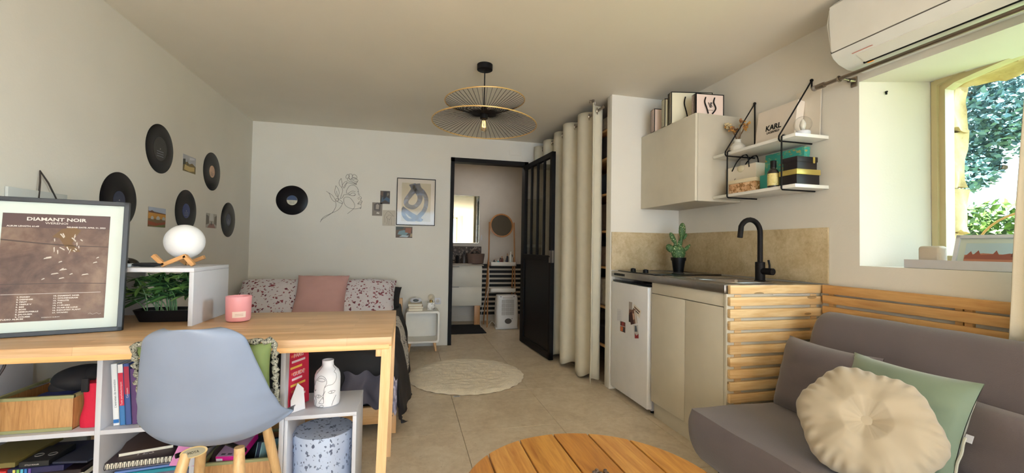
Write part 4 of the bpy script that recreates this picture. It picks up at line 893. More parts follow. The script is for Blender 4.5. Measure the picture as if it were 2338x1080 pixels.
# dehumidifier
dh = thing('dehumidifier', 'white portable dehumidifier with grille on the bathroom floor', 'dehumidifier', (1.31, 5.75, 0))
DHW = mat('appliance_white', (214, 210, 206), .4)
MB().box(1.165, 1.470, 5.56, 5.66, 0.001, .03, .005).build('base', DHW, dh)
b = MB()
def dhs(a, b_):
    an = a*2*pi; z = .022+b_*.43; wx = .152-.010*abs(b_-.45)*2-.02*max(0, b_-.9)*10*.3; dy = .09-.015*max(0, b_-.85)*6
    cx_, sy_ = cos(an), sin(an); p = .35
    return V((1.317+wx*math.copysign(abs(cx_)**p, cx_), 5.61+dy*math.copysign(abs(sy_)**p, sy_), z))
b.grid(dhs, 48, 16, True); bmesh.ops.holes_fill(b.bm, edges=b.bm.edges); b.build('body', DHW, dh)
GRL = mat('grille_grey', (150, 142, 134), .6)
yf = 5.517
for ci in range(3):
    for ri in range(4):
        x = 1.236+ci*.057; z = .195+ri*.052
        g_ = MB().box(x, x+.050, yf-.002, yf+.006, z, z+.045, .002, 1).build('grille', GRL, dh)
        for q in range(5):
            s_ = MB().box(x+.002, x+.048, yf-.005, yf-.002, z+.004+q*.0085, z+.0075+q*.0085).build('grille_slat', DHW); s_.parent = g_
b = MB(); b.lathe([(.042, 0), (.042, .004)], M=back_M(1.325, yf+.004, .115) @ Matrix.Diagonal((1.1, .85, 1, 1)), seg=28); b.build('drain_opening', mat('opening_dark', (80, 72, 66), .7), dh)
MB().box(1.25, 1.385, yf-.004, yf+.02, .41, .435, .008).build('handle', mat('handle_recess', (196, 190, 184), .4), dh)
b = MB(); b.box(1.213, 1.228, yf+.001, yf+.008, .435, .442).box(1.392, 1.407, yf+.001, yf+.008, .435, .442).box(1.372, 1.380, yf-.001, yf+.004, .14, .150); b.build('sensor', BLACKP, dh)
tag(MB().tube(smooth_pts([(1.09, 5.72, .82), (1.088, 5.70, .55), (1.03, 5.70, .35), (.99, 5.70, .18), (.985, 5.70, .05), (1.0, 5.68, .006), (1.06, 5.64, .006), (1.12, 5.62, .10), (1.165, 5.60, .06)], 6), .0035, 6).build('appliance_cable', mat('cord_white', (206, 198, 188), .5)), 'white power cord looping from the stand to the dehumidifier', 'cord')
tag(MB().box(.50, 1.00, 5.33, 5.93, .001, .012, .004).build('bath_mat', mat('mat_black', (24, 20, 22), .95, bmp=.3, bscale=200)), 'black bath mat on the bathroom floor', 'mat')
hk_ = MB().box(1.066, 1.076, BY-.012, BY-.0005, 1.19, 1.27, .002).build('wall_hook', WHITE); tag(hk_, 'small white hook on the wall left of the mirror stand', 'hook')
# ================================================================ BED
bed = thing('bed', 'double bed in the left corner with a black patterned duvet and beech frame', 'bed', (-.78, 3.65, 0))
MB().box(-1.48, -.085, 2.60, 2.63, .062, .160, .003).build('foot_rail', BEECH_X, bed)
MB().box(-1.52, -1.482, 2.598, 2.645, 0.001, .150, .003).build('foot_post', BEECH_Z, bed)
MB().box(-.084, -.040, 2.598, 2.645, 0.001, .150, .003).build('foot_post', BEECH_Z, bed)
MB().cyl((-.066, 2.5965, .105), (-.066, 2.599, .105), .006).build('bolt', BLACKP, bed)
MB().box(-.088, -.060, 2.645, 4.70, .062, .160, .003).build('side_rail', BEECH_Y, bed)
MB().box(-.075, -.035, 4.70, 4.755, .001, .530, .004).box(-1.52, -1.47, 4.70, 4.755, .001, .53, .004).box(-1.47, -.075, 4.71, 4.74, .25, .50).build('headboard', BEECH_Z, bed)
MB().box(-1.50, -.10, 2.65, 4.68, .12, .42, .05, 4).build('mattress', mat('mattress_dark', (36, 34, 38), .9), bed)
def duvet_mat():
    m, nt, b = newmat('duvet_fabric'); tc = nt.nodes.new('ShaderNodeTexCoord'); sp_ = nt.nodes.new('ShaderNodeSeparateXYZ'); nt.links.new(tc.outputs['Object'], sp_.inputs[0])
    t_ = mathn(nt, 'SUBTRACT', sp_.outputs['Y'], mathn(nt, 'MULTIPLY', sp_.outputs['Z'], 1.3))
    k = mathn(nt, 'MULTIPLY', mathn(nt, 'GREATER_THAN', t_, 2.72), mathn(nt, 'LESS_THAN', t_, 3.26))
    k = mathn(nt, 'MULTIPLY', k, mathn(nt, 'GREATER_THAN', sp_.outputs['X'], -.11))
    ln = ntex(nt, coord(nt, (6, 6, 6)), 1.6, 2, .5, 1.5); line = mathn(nt, 'LESS_THAN', mathn(nt, 'ABSOLUTE', mathn(nt, 'SUBTRACT', ln, .5)), .012)
    wh = mixc(nt, line, s2l((206, 200, 194)), s2l((40, 38, 38)))
    col = mixc(nt, k, s2l((32, 29, 31)), wh); nt.links.new(col, b.inputs['Base Color']); b.inputs['Roughness'].default_value = .75; return m
def duv(a, b_):
    X = -1.51+a*1.88; Y = 2.30+b_*2.42; xe, ye = -.055, 2.595
    ox = max(0, X-xe); oy = max(0, ye-Y); x = min(X, xe); y = max(Y, ye)
    top = .485+.03*noise.noise(V((X*3, Y*2.5, 0)))+.012*noise.noise(V((X*9, Y*7, 3)))
    rr = .05
    z = top-(ox if ox < .40 else .40)*.96-min(oy, .30)
    if ox > 0: x += (.035 if Y < 3.8 else .02)*(1-exp(-ox*18))+.028*sin(Y*9+1)*min(1, ox*4)+.02*noise.noise(V((Y*14, ox*3, 0)))*min(1, ox*5)+ox*.10
    x = min(x, .0+max(0, 4.45-Y)*.2) if Y > 4.2 else x
    if oy > 0: y -= .03*(1-exp(-oy*18))+.014*sin(X*13)*min(1, oy*4)
    z = max(z, .10+.03*sin(Y*5))
    return V((x, y, z))
DV = duvet_mat()
o = MB().grid(duv, 90, 90).build('duvet', DV, bed, angle=180)
o = MB().grid(lambda a, b_: V((-.33+a*.22+.01*sin(b_*9), 2.545-.018*sin(a*9)-.01*b_, .385-b_*.185+.012*sin(a*14)-.02*a)), 20, 12).build('grey_lining', mat('duvet_lining', (92, 88, 100), .8), bed, angle=180); o['label'] = 'grey folded-over duvet lining'
o = MB().grid(lambda a, b_: V((-.098+a*.060, 2.570+.018*sin(b_*14+a*5)-.025*a, .36-b_*.20+.01*sin(a*20)-.03*a)), 14, 24).build('striped_sheet', mat('lilac_sheet', (186, 180, 200), .8, var=.25, vscale=40), bed, angle=180); o['label'] = 'crumpled pale lilac sheet edge'
FLW = voro_mat('floral_pillow', (222, 214, 218), [(134, 60, 72), (150, 76, 84), (116, 50, 64)], 34, .33, .8, second=(15, .20, [(128, 54, 68), (150, 70, 80), (222, 214, 218)]))
def bed_pillow(name, label, c, w_, h_, t_, tilt, mt, rz=0, seed=0, group=None, trim=None):
    up = V((0, sin(tilt), cos(tilt))); M = frameM(c, (cos(rz), sin(rz), 0), up)
    o = MB().pillow(w_, h_, t_, M, 28, .010, seed).build(name, mt, None, angle=180); tag(o, label, 'pillow', group); return o
bed_pillow('bed_pillow', 'white pillow with maroon flowers at the left of the bed', (-1.185, 4.36, .575), .66, .52, .20, R(52), FLW, 0, 1)
bed_pillow('bed_pillow', 'white pillow with maroon flowers right of the pink pillow', (-.415, 4.36, .575), .64, .52, .20, R(52), FLW, 0, 2)
bed_pillow('bed_pillow', 'plain dusty pink pillow in the middle of the bed', (-.765, 4.24, .605), .46, .50, .16, R(40), mat('dusty_pink', (206, 160, 154), .85, var=.04), R(-3), 3)
bed_pillow('bed_pillow', 'black pillow half hidden behind the right floral pillow', (-.345, 4.47, .535), .60, .40, .16, R(52), mat('black_cotton', (34, 31, 33), .8), 0, 4)
# nightstand
ns = thing('nightstand', 'white open-fronted cube nightstand on short wooden legs', 'nightstand', (.18, 4.55, 0))
x0, x1, z0, z1, y0, y1 = .003, .345, .095, .418, 4.49, 4.765
def rring(X0, X1, Z0, Z1, r, n=5):
    pts = []
    for cx_, cz_, a0 in ((X1-r, Z1-r, 0), (X0+r, Z1-r, 90), (X0+r, Z0+r, 180), (X1-r, Z0+r, 270)):
        for k in range(n+1): a = R(a0+90*k/n); pts.append((cx_+r*cos(a), cz_+r*sin(a)))
    return pts
b = MB(); oo = rring(x0, x1, z0, z1, .025); ii = rring(x0+.018, x1-.018, z0+.018, z1-.018, .022); n = len(oo); V4 = []
for y in (y0, y1): V4.append([b.bm.verts.new((p[0], y, p[1])) for p in oo]); V4.append([b.bm.verts.new((p[0], y, p[1])) for p in ii])
for k in range(n):
    j = (k+1) % n
    for a, c in ((0, 1), (2, 3), (0, 2), (1, 3)): b.bm.faces.new((V4[a][k], V4[a][j], V4[c][j], V4[c][k]))
NSW = mat('nightstand_white', (238, 233, 224), .4)
b.build('cube_shell', NSW, ns)
MB().box(x0+.018, x1-.018, y1-.012, y1-.002, z0+.018, z1-.018).build('back_panel', NSW, ns)
for x, y in ((.05, 4.53), (.30, 4.53), (.05, 4.72), (.30, 4.72)): MB().cyl((x+(-.015 if x < .1 else .015), y, 0.001), (x, y, z0), .011, .015, 14).build('leg', BEECH_Z, ns)
zt = z1+.0005
for i, (h, c, lb) in enumerate(((.022, (222, 212, 190), 'lowest'), (.024, (196, 164, 140), 'middle'), (.026, (214, 200, 172), 'top'))):
    t = thing('book', '%s book of the small stack on the nightstand' % lb, 'book', (.10, 4.60, zt), 'books on the nightstand')
    dx = .006*(i % 2)-.003*i
    MB().box(.030+dx, .170+dx, 4.545, 4.74, zt+.003, zt+h-.003).build('pages', mat('pages', (232, 226, 208), .8), t)
    MB().box(.028+dx, .172+dx, 4.543, 4.742, zt, zt+.003).box(.028+dx, .172+dx, 4.543, 4.742, zt+h-.003, zt+h).build('cover', mat('cover_%d' % i, c, .6), t)
    zt += h+.0006
ck = thing('alarm_clock', 'white rounded alarm clock with a dark display on the nightstand books', 'clock', (.10, 4.62, zt))
MB().sphere((.100, 4.62, zt+.027), .042, 1.15, .45, .64).sphere((.072, 4.62, zt+.026), .03, 1, .55, .85).sphere((.13, 4.62, zt+.026), .03, 1, .55, .85).build('shell', WHITE, ck)
MB().sphere((.102, 4.6035, zt+.028), .030, 1, .18, .46).build('display', mat('clock_display', (62, 68, 66), .3), ck)
zt = z1+.0005
bl = thing('bulb_lamp', 'small marble cube lamp with a bare globe bulb on the nightstand', 'lamp', (.262, 4.62, zt))
def marble():
    m, nt, b = newmat('marble'); f = ntex(nt, coord(nt), 14, 4, .5, 2.0); l = mathn(nt, 'LESS_THAN', mathn(nt, 'ABSOLUTE', mathn(nt, 'SUBTRACT', f, .5)), .02)
    nt.links.new(mixc(nt, l, s2l((224, 220, 214)), s2l((90, 76, 70))), b.inputs['Base Color']); b.inputs['Roughness'].default_value = .3; return m
MB().box(.222, .300, 4.58, 4.66, zt, zt+.078, .003, 2).build('marble_base', marble(), bl)
MB().lathe([(.016, 0), (.016, .02), (.013, .024)], (.261, 4.62, zt+.078), 16).build('socket', mat('brass', (190, 160, 100), .3, metal=1), bl)
MB().sphere((.261, 4.62, zt+.131), .036).build('globe_bulb', pane_mat('amber_bulb', (.99, .97, .92), .06, .02), bl)
MB().tube([(.255, 4.62, zt+.10), (.251, 4.62, zt+.14), (.261, 4.62, zt+.148), (.271, 4.62, zt+.14), (.267, 4.62, zt+.10)], .0014, 5).build('filament', mat('filament_off', (214, 170, 110), .5), bl)
# ================================================================ DESK AND SHELVES
dk = thing('desk', 'long beech block desk on the left, ending in a slim leg', 'desk', (-.8, 2.0, 0))
DZ = .750
MB().box(-1.538, -.049, 1.692, 2.375, DZ-.030, DZ, .002).build('tabletop', DESKW, dk)
MB().box(-1.538, -.058, 1.6915, 1.716, DZ-.047, DZ-.028, .002).build('front_rail', BEECH_X, dk)
MB().prism([(-.085, 1.70), (-.050, 1.70), (-.050, 2.36), (-.085, 2.36)], Matrix.Translation((0, 0, DZ-.065)), .035).build('side_rail', BEECH_Y, dk)
def leg(xa, xb, y, w_=.036):
    b = MB(); vs = []
    for (x, z) in ((xa, DZ-.034), (xb, 0.0)):
        for dx, dy in ((-w_, 0), (0, 0), (0, w_), (-w_, w_)): vs.append(b.bm.verts.new((x+dx, y+dy, z)))
    for f in ((0, 1, 2, 3), (7, 6, 5, 4), (0, 4, 5, 1), (1, 5, 6, 2), (2, 6, 7, 3), (3, 7, 4, 0)): b.bm.faces.new([vs[k] for k in f])
    return b.build('leg', BEECH_Z, dk, smooth=False)
leg(-.049, -.066, 1.693); leg(-.049, -.060, 2.32)
MB().box(-.107, -.085, 1.70, 1.73, DZ-.075, DZ-.047, .002).build('corner_block', BEECH_Z, dk)
# storage unit under the desk
su = thing('cube_shelf_unit', 'white cube shelving unit under the desk', 'shelf', (-1.0, 2.0, 0))
SY0, SY1, T = 1.862, 2.24, .0085
b = MB()
zsh = .404
MB().box(-1.538, -.458, SY0, SY1, .700, .7185, .001).build('top_panel', WHITE, su)
MB().box(-1.538, -.458, SY0, SY1, .025, .060, .001).build('bottom_panel', WHITE, su)
for xa in (-1.078, -.782): pass
for x in (-1.530, -1.0705, -.770, -.466): MB().box(x-T, x+T, SY0, SY1, .060, .700, .0008).build('divider', WHITE, su)
for xa, xb in ((-1.5215, -1.079), (-1.062, -.7785), (-.7615, -.4745)): MB().box(xa, xb, SY0, SY1, zsh-.008, zsh+.008, .0008).build('shelf', WHITE, su)
# low cube with vase, right of unit
lc = thing('low_cube_shelf', 'small white open cube beside the shelving unit, vase on top', 'shelf', (-.32, 2.0, 0))
LX0, LX1, LY0, LY1, LT = -.4555, -.186, 1.862, 2.138, .413
MB().box(LX0, LX1, LY0, LY1, LT-.015, LT, .001).build('top_panel', WHITE, lc)
MB().box(LX1-.015, LX1, LY0, LY1, 0.02, LT-.0155, .001).build('side_panel', WHITE, lc)
MB().box(LX0, LX0+.012, LY0, LY1, 0.02, LT-.0155, .001).build('side_panel', WHITE, lc)
MB().box(LX0, LX1, LY0, LY1, 0, .018, .001).build('bottom_panel', WHITE, lc)
tz = thing('terrazzo_box', 'round pale blue terrazzo-print box inside the low white cube', 'box', (-.325, 1.99, .02))
TZM = voro_mat('terrazzo_print', (186, 198, 222), [(84, 92, 116), (120, 132, 160), (96, 104, 130)], 58, .34, .6, stretch=(1, 1, .8))
MB().lathe([(.116, 0), (.116, .255), (.110, .257)], (-.330, 1.990, .0185), 56).build('drum', TZM, tz)
MB().lathe([(.119, .215), (.1195, .285), (.117, .290), (.001, .290)], (-.330, 1.990, .0185), 56).build('lid', TZM, tz)
# vase with line faces
vs_ = thing('face_vase', 'white vase with black line-drawn faces on the low cube', 'vase', (-.318, 1.975, LT))
VXc, VYc, VZ = -.3185, 1.972, LT+.0005
vprof = [(.040, 0), (.049, .006), (.0515, .02), (.0515, .115), (.050, .130), (.044, .145), (.032, .157), (.0245, .165), (.0225, .178), (.0235, .190), (.0215, .1905), (.0195, .180), (.0205, .165)]
MB().lathe(vprof, (VXc, VYc, VZ), 48, cap=False).build('vessel', mat('matt_white_ceramic', (232, 228, 230), .6), vs_)
MB().lathe([(.040, .0005), (.001, .0005)], (VXc, VYc, VZ), 32, cap=False).build('base', WHITE, vs_)
def vr(z):
    for (r0, a0), (r1, a1) in zip(vprof, vprof[1:10]):
        if a0 <= z <= a1 and a1 > a0: return r0+(r1-r0)*(z-a0)/(a1-a0)
    return .0515
def vp_(p):
    sx_ = (p[0]-1105)/97; z = (590-p[1])/350*.190; z = min(max(z, .002), .188); r = vr(z)+.0004; s_ = max(-.97, min(.97, sx_*.0515/max(r, .02))); a = math.asin(s_)+R(-9)
    return (VXc+r*sin(a), VYc-r*cos(a), VZ+z)
VL = [[(1060,370),(1080,360),(1110,365),(1118,378),(1095,384),(1060,378),(1050,372)],[(1030,420),(1040,390),(1075,345),(1110,350),(1128,375),(1130,400),(1115,430),(1110,480),(1105,520)],[(1105,500),(1075,545),(1085,550),(1110,548),(1108,500)],
 [(1045,495),(1070,485),(1090,495),(1070,510),(1045,500)],[(1065,490),(1075,495),(1068,505)],[(1140,470),(1160,458),(1185,465),(1170,480),(1145,475)],[(1158,462),(1168,468),(1160,475)],[(1030,530),(1045,575),(1065,585),(1090,565),(1110,568),(1095,588),(1070,580)],
 [(1115,430),(1135,415),(1170,410),(1188,380),(1185,340),(1170,320),(1175,300),(1160,275)],[(1190,500),(1175,540),(1165,575)],[(1030,380),(1020,440),(1030,460),(1045,450),(1035,465)],[(1045,330),(1060,310),(1075,280),(1072,265)],[(1120,455),(1115,470),(1095,498)],[(1050,555),(1048,520),(1030,500)]]
b = MB()
for L in VL: b.tube([vp_(p) for p in smooth_pts(L, 4)], .00065, 5)
b.build('face_lines', BLACK, vs_)
# display cube on the desk
dc = thing('display_cube', 'white open display cube standing on the desk, plant inside', 'shelf', (-1.15, 2.2, DZ))
CX0, CX1, CY0, CY1, CZ0, CZ1 = -1.50, -.855, 2.03, 2.385, DZ+.0005, .990
MB().box(CX0, CX1, CY0, CY1, CZ1-.017, CZ1, .001).build('top_panel', WHITE, dc)
for x in (CX0, CX1-.017): MB().box(x, x+.017, CY0, CY1, CZ0, CZ1-.0175, .001).build('side_panel', WHITE, dc)
MB().box(-1.483, -1.20, CY1-.012, CY1-.001, CZ0, CZ1-.0175).build('back_panel', WHITE, dc)
# moon lamp
ml = thing('moon_lamp', 'white moon globe lamp on a folded wooden stand', 'lamp', (-.97, 2.2, CZ1))
MB().sphere((-.973, 2.215, 1.099), .0765, u=40, v=28).build('globe', mat('moon_white', (238, 238, 242), .55, bmp=.25, bscale=28), ml)
MLW = wood('light_stand', (214, 160, 104), (196, 140, 84), 'x')
def bar(p0, p1, wd, th, m_, parent, name):
    p0, p1 = V(p0), V(p1); d = (p1-p0); L = d.length; d.normalize(); side = V((0, 1, 0)); nrm = d.cross(side).normalized(); side = nrm.cross(d)
    M = Matrix((d, side, nrm)).transposed().to_4x4(); M.translation = p0
    return MB().box(0, L, -wd/2, wd/2, -th/2, th/2, .001, 1, M=M).build(name, m_, parent)
z0 = CZ1+.004
bar((-1.045, 2.12, z0+.045), (-1.005, 2.12, z0+.003), .020, .016, MLW, ml, 'stand_bar'); bar((-1.012, 2.12, z0+.003), (-.925, 2.12, z0+.045), .020, .016, MLW, ml, 'stand_bar'); bar((-.930, 2.12, z0+.045), (-.895, 2.12, z0+.003), .020, .016, MLW, ml, 'stand_bar')
bar((-1.030, 2.28, z0+.035), (-.99, 2.28, z0+.003), .020, .016, MLW, ml, 'stand_bar'); bar((-.99, 2.28, z0+.003), (-.92, 2.28, z0+.035), .020, .016, MLW, ml, 'stand_bar'); bar((-.992, 2.13, z0+.006), (-.992, 2.27, z0+.006), .012, .010, MLW, ml, 'stand_bar')
# mouse, eraser, pen case
ms_ = thing('computer_mouse', 'glossy black computer mouse beside the framed poster', 'mouse', (-1.18, 2.15, CZ1))
def mous(a, b_):
    an = a*2*pi; f = sin(b_*pi/2); return V((-1.185+.062*cos(an)*cos(b_*pi/2)**.6, 2.18+.034*sin(an)*cos(b_*pi/2)**.6, CZ1+.001+.036*f*(1-.25*cos(an)*(1-b_))))
bb = MB().grid(mous, 28, 10, True); bb.build('shell', mat('gloss_black', (14, 12, 14), .12), ms_)
MB().cyl((-1.175, 2.15, CZ1+.034), (-1.150, 2.147, CZ1+.030), .004, seg=10).build('wheel', STEEL, ms_)
tag(MB().box(-1.165, -1.115, 2.085, 2.15, CZ1+.0006, CZ1+.013, .003, 2).build('white_charger', mat('cool_white', (206, 212, 222), .35)), 'small white charger block on the display cube', 'charger')
pcz = MB(); pcz.lathe([(.001, -.002), (.012, .01), (.019, .035), (.020, .08), (.012, .105), (.001, .118)], M=frameM((-1.12, 2.115, CZ1+.0095), (0, 1, 0), (0, 0, 1)) @ Matrix.Diagonal((1, .45, 1, 1)), seg=20)
tag(pcz.build('pencil_case', mat('black_fabric', (26, 24, 28), .8)), 'slim black pencil case lying on the display cube', 'case')
# plant in display cube
pt = thing('bamboo_palm', 'artificial bamboo plant in a long black trough inside the display cube', 'plant', (-1.0, 2.19, CZ0))
def trough(a, b_):
    an = a*2*pi; p = .5; w1 = .118+.022*b_; d1 = .050+.014*b_; return V((-1.000+w1*math.copysign(abs(cos(an))**p, cos(an)), 2.20+d1*math.copysign(abs(sin(an))**p, sin(an)), CZ0+.001+b_*.050))
b = MB().grid(trough, 40, 4, True); bmesh.ops.holes_fill(b.bm, edges=[e for e in b.bm.edges if e.is_boundary and e.verts[0].co.z < CZ0+.01]); b.build('trough', BLACKP, pt)
MB().box(-1.11, -.89, 2.16, 2.24, CZ0+.03, CZ0+.040, .004).build('gravel', mat('gravel', (150, 142, 134), .9, var=.5, vscale=120), pt)
LG = [mat('palm_leaf_%d' % i, c, .5, var=.15, vscale=20) for i, c in enumerate(((54, 92, 52), (78, 120, 62), (104, 142, 72), (42, 72, 46)))]
lm = []
for i in range(4):
    b = MB(); n = 7; L = .10; Lr = []; Rr_ = []; Cc = []
    for k in range(n+1):
        t_ = k/n; wv_ = .0105*sin(pi*min(1, t_*.93+.05))**.8; zb = -.018*t_*t_
        Lr.append(b.bm.verts.new((t_*L, wv_, zb+.002))); Cc.append(b.bm.verts.new((t_*L, 0, zb))); Rr_.append(b.bm.verts.new((t_*L, -wv_, zb+.002)))
    for k in range(n): b.bm.faces.new((Lr[k], Cc[k], Cc[k+1], Lr[k+1])); b.bm.faces.new((Cc[k], Rr_[k], Rr_[k+1], Cc[k+1]))
    me = bpy.data.meshes.new('leaf'); b.bm.to_mesh(me); b.bm.free(); me.materials.append(LG[i]); lm.append(me)
rnd = random.Random(21); SM = mat('palm_stem', (70, 112, 62), .5)
for s_ in range(27):
    x = rnd.uniform(-1.10, -.89); y = rnd.uniform(2.165, 2.235); h = rnd.uniform(.12, .185); lean = (x+1.02)*.55+rnd.uniform(-.05, .03)
    if s_ < 5: lean -= .14; h *= .8
    top = V((x+lean, y-rnd.uniform(.0, .06), CZ0+.035+h)); top.x = min(top.x, -.90)
    pts = smooth_pts([(x, y, CZ0+.03), (x+lean*.25, y, CZ0+.035+h*.5), tuple(top)], 4); MB().tube(pts, .0025, 5).build('stem', SM, pt)
    for k in range(9):
        p = pts[-1-(k % 5)]; a = rnd.uniform(-pi, pi) if s_ > 6 else rnd.uniform(2.2, 4.1); el = rnd.uniform(-.35, .6); sc_ = rnd.uniform(.7, 1.1)
        o = bpy.data.objects.new('leaf', rnd.choice(lm)); C.objects.link(o)
        end = p+V((cos(a)*cos(el), sin(a)*cos(el), sin(el)))*.1*sc_
        if end.x > -.876: a = pi-a; 
        if end.z > CZ1-.022: el = min(el, -.1)
        if end.y > 2.36: a = -abs(a)
        end = p+V((cos(a)*cos(el), sin(a)*cos(el), sin(el)))*.1*sc_
        if end.x > -.876: sc_ *= .4
        if end.z > CZ1-.02: el = -.25
        M = Matrix.Translation(p) @ Matrix.Rotation(a, 4, 'Z') @ Matrix.Rotation(-el, 4, 'Y') @ Matrix.Rotation(rnd.uniform(-.6, .6), 4, 'X') @ Matrix.Scale(sc_, 4)
        o.matrix_world = M; attach(o, pt)
# framed poster
po = thing('framed_poster', 'black framed brown album poster leaning on the desk', 'picture', (-1.2, 1.95, DZ))
PW, PH = .400, .502; dirx, diry = .958, .287
PMt = frameM((-1.066-PW*dirx, 1.972-PW*diry, DZ+.001), (dirx, diry, 0), (-.026, .085, 1))
b = MB(); e = .016
for (x0, x1, y0, y1) in ((0, PW, 0, e), (0, PW, PH-e, PH), (0, e, 0, PH), (PW-e, PW, 0, PH)): b.box(x0, x1, y0, y1, -.018, .006, .0015, 1, M=PMt)
b.build('frame', mat('frame_charcoal', (44, 46, 52), .4), po)
MB().box(e, PW-e, e, PH-e, -.010, -.006, M=PMt).build('mat_board', mat('poster_mat', (206, 216, 212), .6), po)
QX0, QX1, QY0, QY1 = .055, PW-.057, .052, PH-.058
def poster_mat():
    m, nt, b = newmat('poster_print'); vec = coord(nt, (1, 1, 1)); f1 = ntex(nt, vec, 7, 5, .6, .9); f2 = ntex(nt, vec, 28, 5, .6)
    fac = mathn(nt, 'ADD', mathn(nt, 'MULTIPLY', f1, .7), mathn(nt, 'MULTIPLY', f2, .3))
    nt.links.new(ramp(nt, fac, [(.35, s2l((72, 52, 48))), (.5, s2l((106, 80, 68))), (.66, s2l((134, 110, 94)))]), b.inputs['Base Color']); b.inputs['Roughness'].default_value = .5; return m
MB().box(QX0, QX1, QY0, QY1, -.006, -.0055, M=PMt).build('poster_print', poster_mat(), po)
PT = mat('print_text', (220, 212, 206), .6); dk_ = -.0052
def pt_(s, x, y, size, al='CENTER', sx=1.0, bold=0): return text('lettering', s, size, PMt @ Matrix.Translation((x, y, dk_)), PT, po, .0002, al, sx, bold)
MB().box(QX0, QX1, QY1-.052, QY1, -.0056, -.0053, M=PMt).build('title_band', mat('poster_band', (84, 60, 58), .5), po)
cxm = (QX0+QX1)/2-.004
pt_('DIAMANT NOIR', cxm, QY1-.020, .0172, sx=1.28, bold=.0004); pt_('WERENOI', cxm, QY1-.034, .0105, sx=1.3)
pt_('ALBUM LENGTH: 61:49', QX0+.012, QY1-.047, .0068, 'LEFT', 1.2, .0002); pt_('RELEASE DATE: APRIL 21, 2023', QX1-.012, QY1-.047, .0068, 'RIGHT', 1.2, .0002)
MB().box(QX0+.012, QX1-.014, .150, .1512, dk_, dk_+.0003, M=PMt).build('rule_line', PT, po)
for k, s_ in enumerate(('1. PONEY', '2. DISPENSE', '3. FIRST', '4. TRIPLE V', '5. BIM', '6. BOSS', '7. EMBOUTEILLE', '8. JALOUSIX', '9. COLISEE')): pt_(s_, QX0+.052, .140-k*.0088, .0064, 'LEFT', 1.25, .0002)
for k, s_ in enumerate(('10. DIAMANT NOIR', '11. GOLDENGRAM', '12. TAILLITE', '13. PYR', '14. 11.09.2001', '15. CLAIR DE LUNE', '16. INDUSTRY PLANT', '17. TITANIC')): pt_(s_, QX0+.145, .141-k*.0088, .0064, 'LEFT', 1.25, .0002)
pt_('STUDIO ALBUM', QX0+.012, QY0+.010, .0072, 'LEFT', 1.2, .0002); pt_('WERENOI ALBUM', QX0+.118, QY0+.012, .005, 'LEFT', 1.2)
b = MB(); b.tube([PMt @ V((QX1-.045+.006*k, QY0+.018+.003*sin(k*2.1), dk_+.0003)) for k in range(7)], .0004, 4).build('signature', PT, po)
# crouching silver-clad figure: scattered silver strokes
SV = mat('silver_print', (196, 186, 176), .5); SB = mat('ridge_print', (74, 58, 54), .6); BRN = mat('figure_brown', (110, 82, 50), .6)
b = MB()
def pq(pts, m_, n_='print_shape', k=0): 
    bb = MB(); bb.bm.faces.new([bb.bm.verts.new(PMt @ V((x, y, dk_+.0001+k*.0001))) for x, y in pts]); bb.build(n_, m_, po, smooth=False)
fx, fy = QX0+.135, .315
pq([(fx-.005, fy+.045), (fx+.02, fy+.075), (fx+.055, fy+.083), (fx+.072, fy+.07), (fx+.06, fy+.05), (fx+.05, fy+.02), (fx+.075, fy-.01), (fx+.05, fy-.01), (fx+.03, fy+.01), (fx+.015, fy+.04)], BRN, 'figure')
rnd = random.Random(5)
for k in range(16):
    x = fx+rnd.uniform(0, .075); y = fy+rnd.uniform(-.01, .06); a = rnd.uniform(-.9, .3)-.9; l = rnd.uniform(.008, .020)
    pq([(x, y), (x+cos(a)*l, y+sin(a)*l), (x+cos(a)*l*.9+.002, y+sin(a)*l*.9+.003), (x+.003, y+.002)], SV, 'highlight', 1)
for k in range(12):
    x = fx+rnd.uniform(-.03, .12); y = fy-rnd.uniform(.02, .12); l = rnd.uniform(.008, .022)
    pq([(x, y), (x+l, y+.004), (x+l*.8, y+.007), (x+.002, y+.004)], SV, 'highlight', 1)
pq([(QX0, .345), (QX0+.10, .333), (QX1-.1, .325), (QX1, .322), (QX1, .325), (QX1-.1, .329), (QX0+.10, .337), (QX0, .350)], SB, 'ridge'); pq([(QX0, .185), (QX1-.10, .186), (QX1, .182), (QX1, .1845), (QX1-.10, .189), (QX0, .188)], SB, 'ridge')
MB().box(e, PW-e, e, PH-e, -.0005, .0005, M=PMt).build('glazing', pane_mat('poster_glass', (1, 1, 1), .0, .015, .6), po)
# pink candle cup
pc = thing('candle_cup', 'pink candle cup with a cream label on the desk', 'candle', (-.72, 2.12, DZ))
PCX, PCY = -.722, 2.135
PINK = mat('candle_pink', (232, 158, 164), .35)
MB().lathe([(.036, 0), (.045, .004), (.0485, .014), (.0505, .108), (.050, .111), (.0475, .108), (.046, .085), (.001, .085)], (PCX, PCY, DZ+.0008), 44).build('cup', PINK, pc)
b = MB(); M0 = R(-90+22)
def lab(a, q): an = M0+(a-.5)*1.05; r = .0494+.0012*q; return V((PCX+r*cos(an), PCY+r*sin(an), DZ+.022+q*.026))
b.grid(lab, 12, 1).build('paper_label', mat('cream_label', (238, 216, 206), .6), pc)
for k in range(3):
    b = MB(); b.grid(lambda a, q: (lambda p: V((PCX+(p.x-PCX)*1.006, PCY+(p.y-PCY)*1.006, DZ+.030+k*.006+q*.0015)))(lab(.2+.6*a, .5)), 8, 1).build('label_line', mat('label_print', (190, 140, 132), .6), pc)
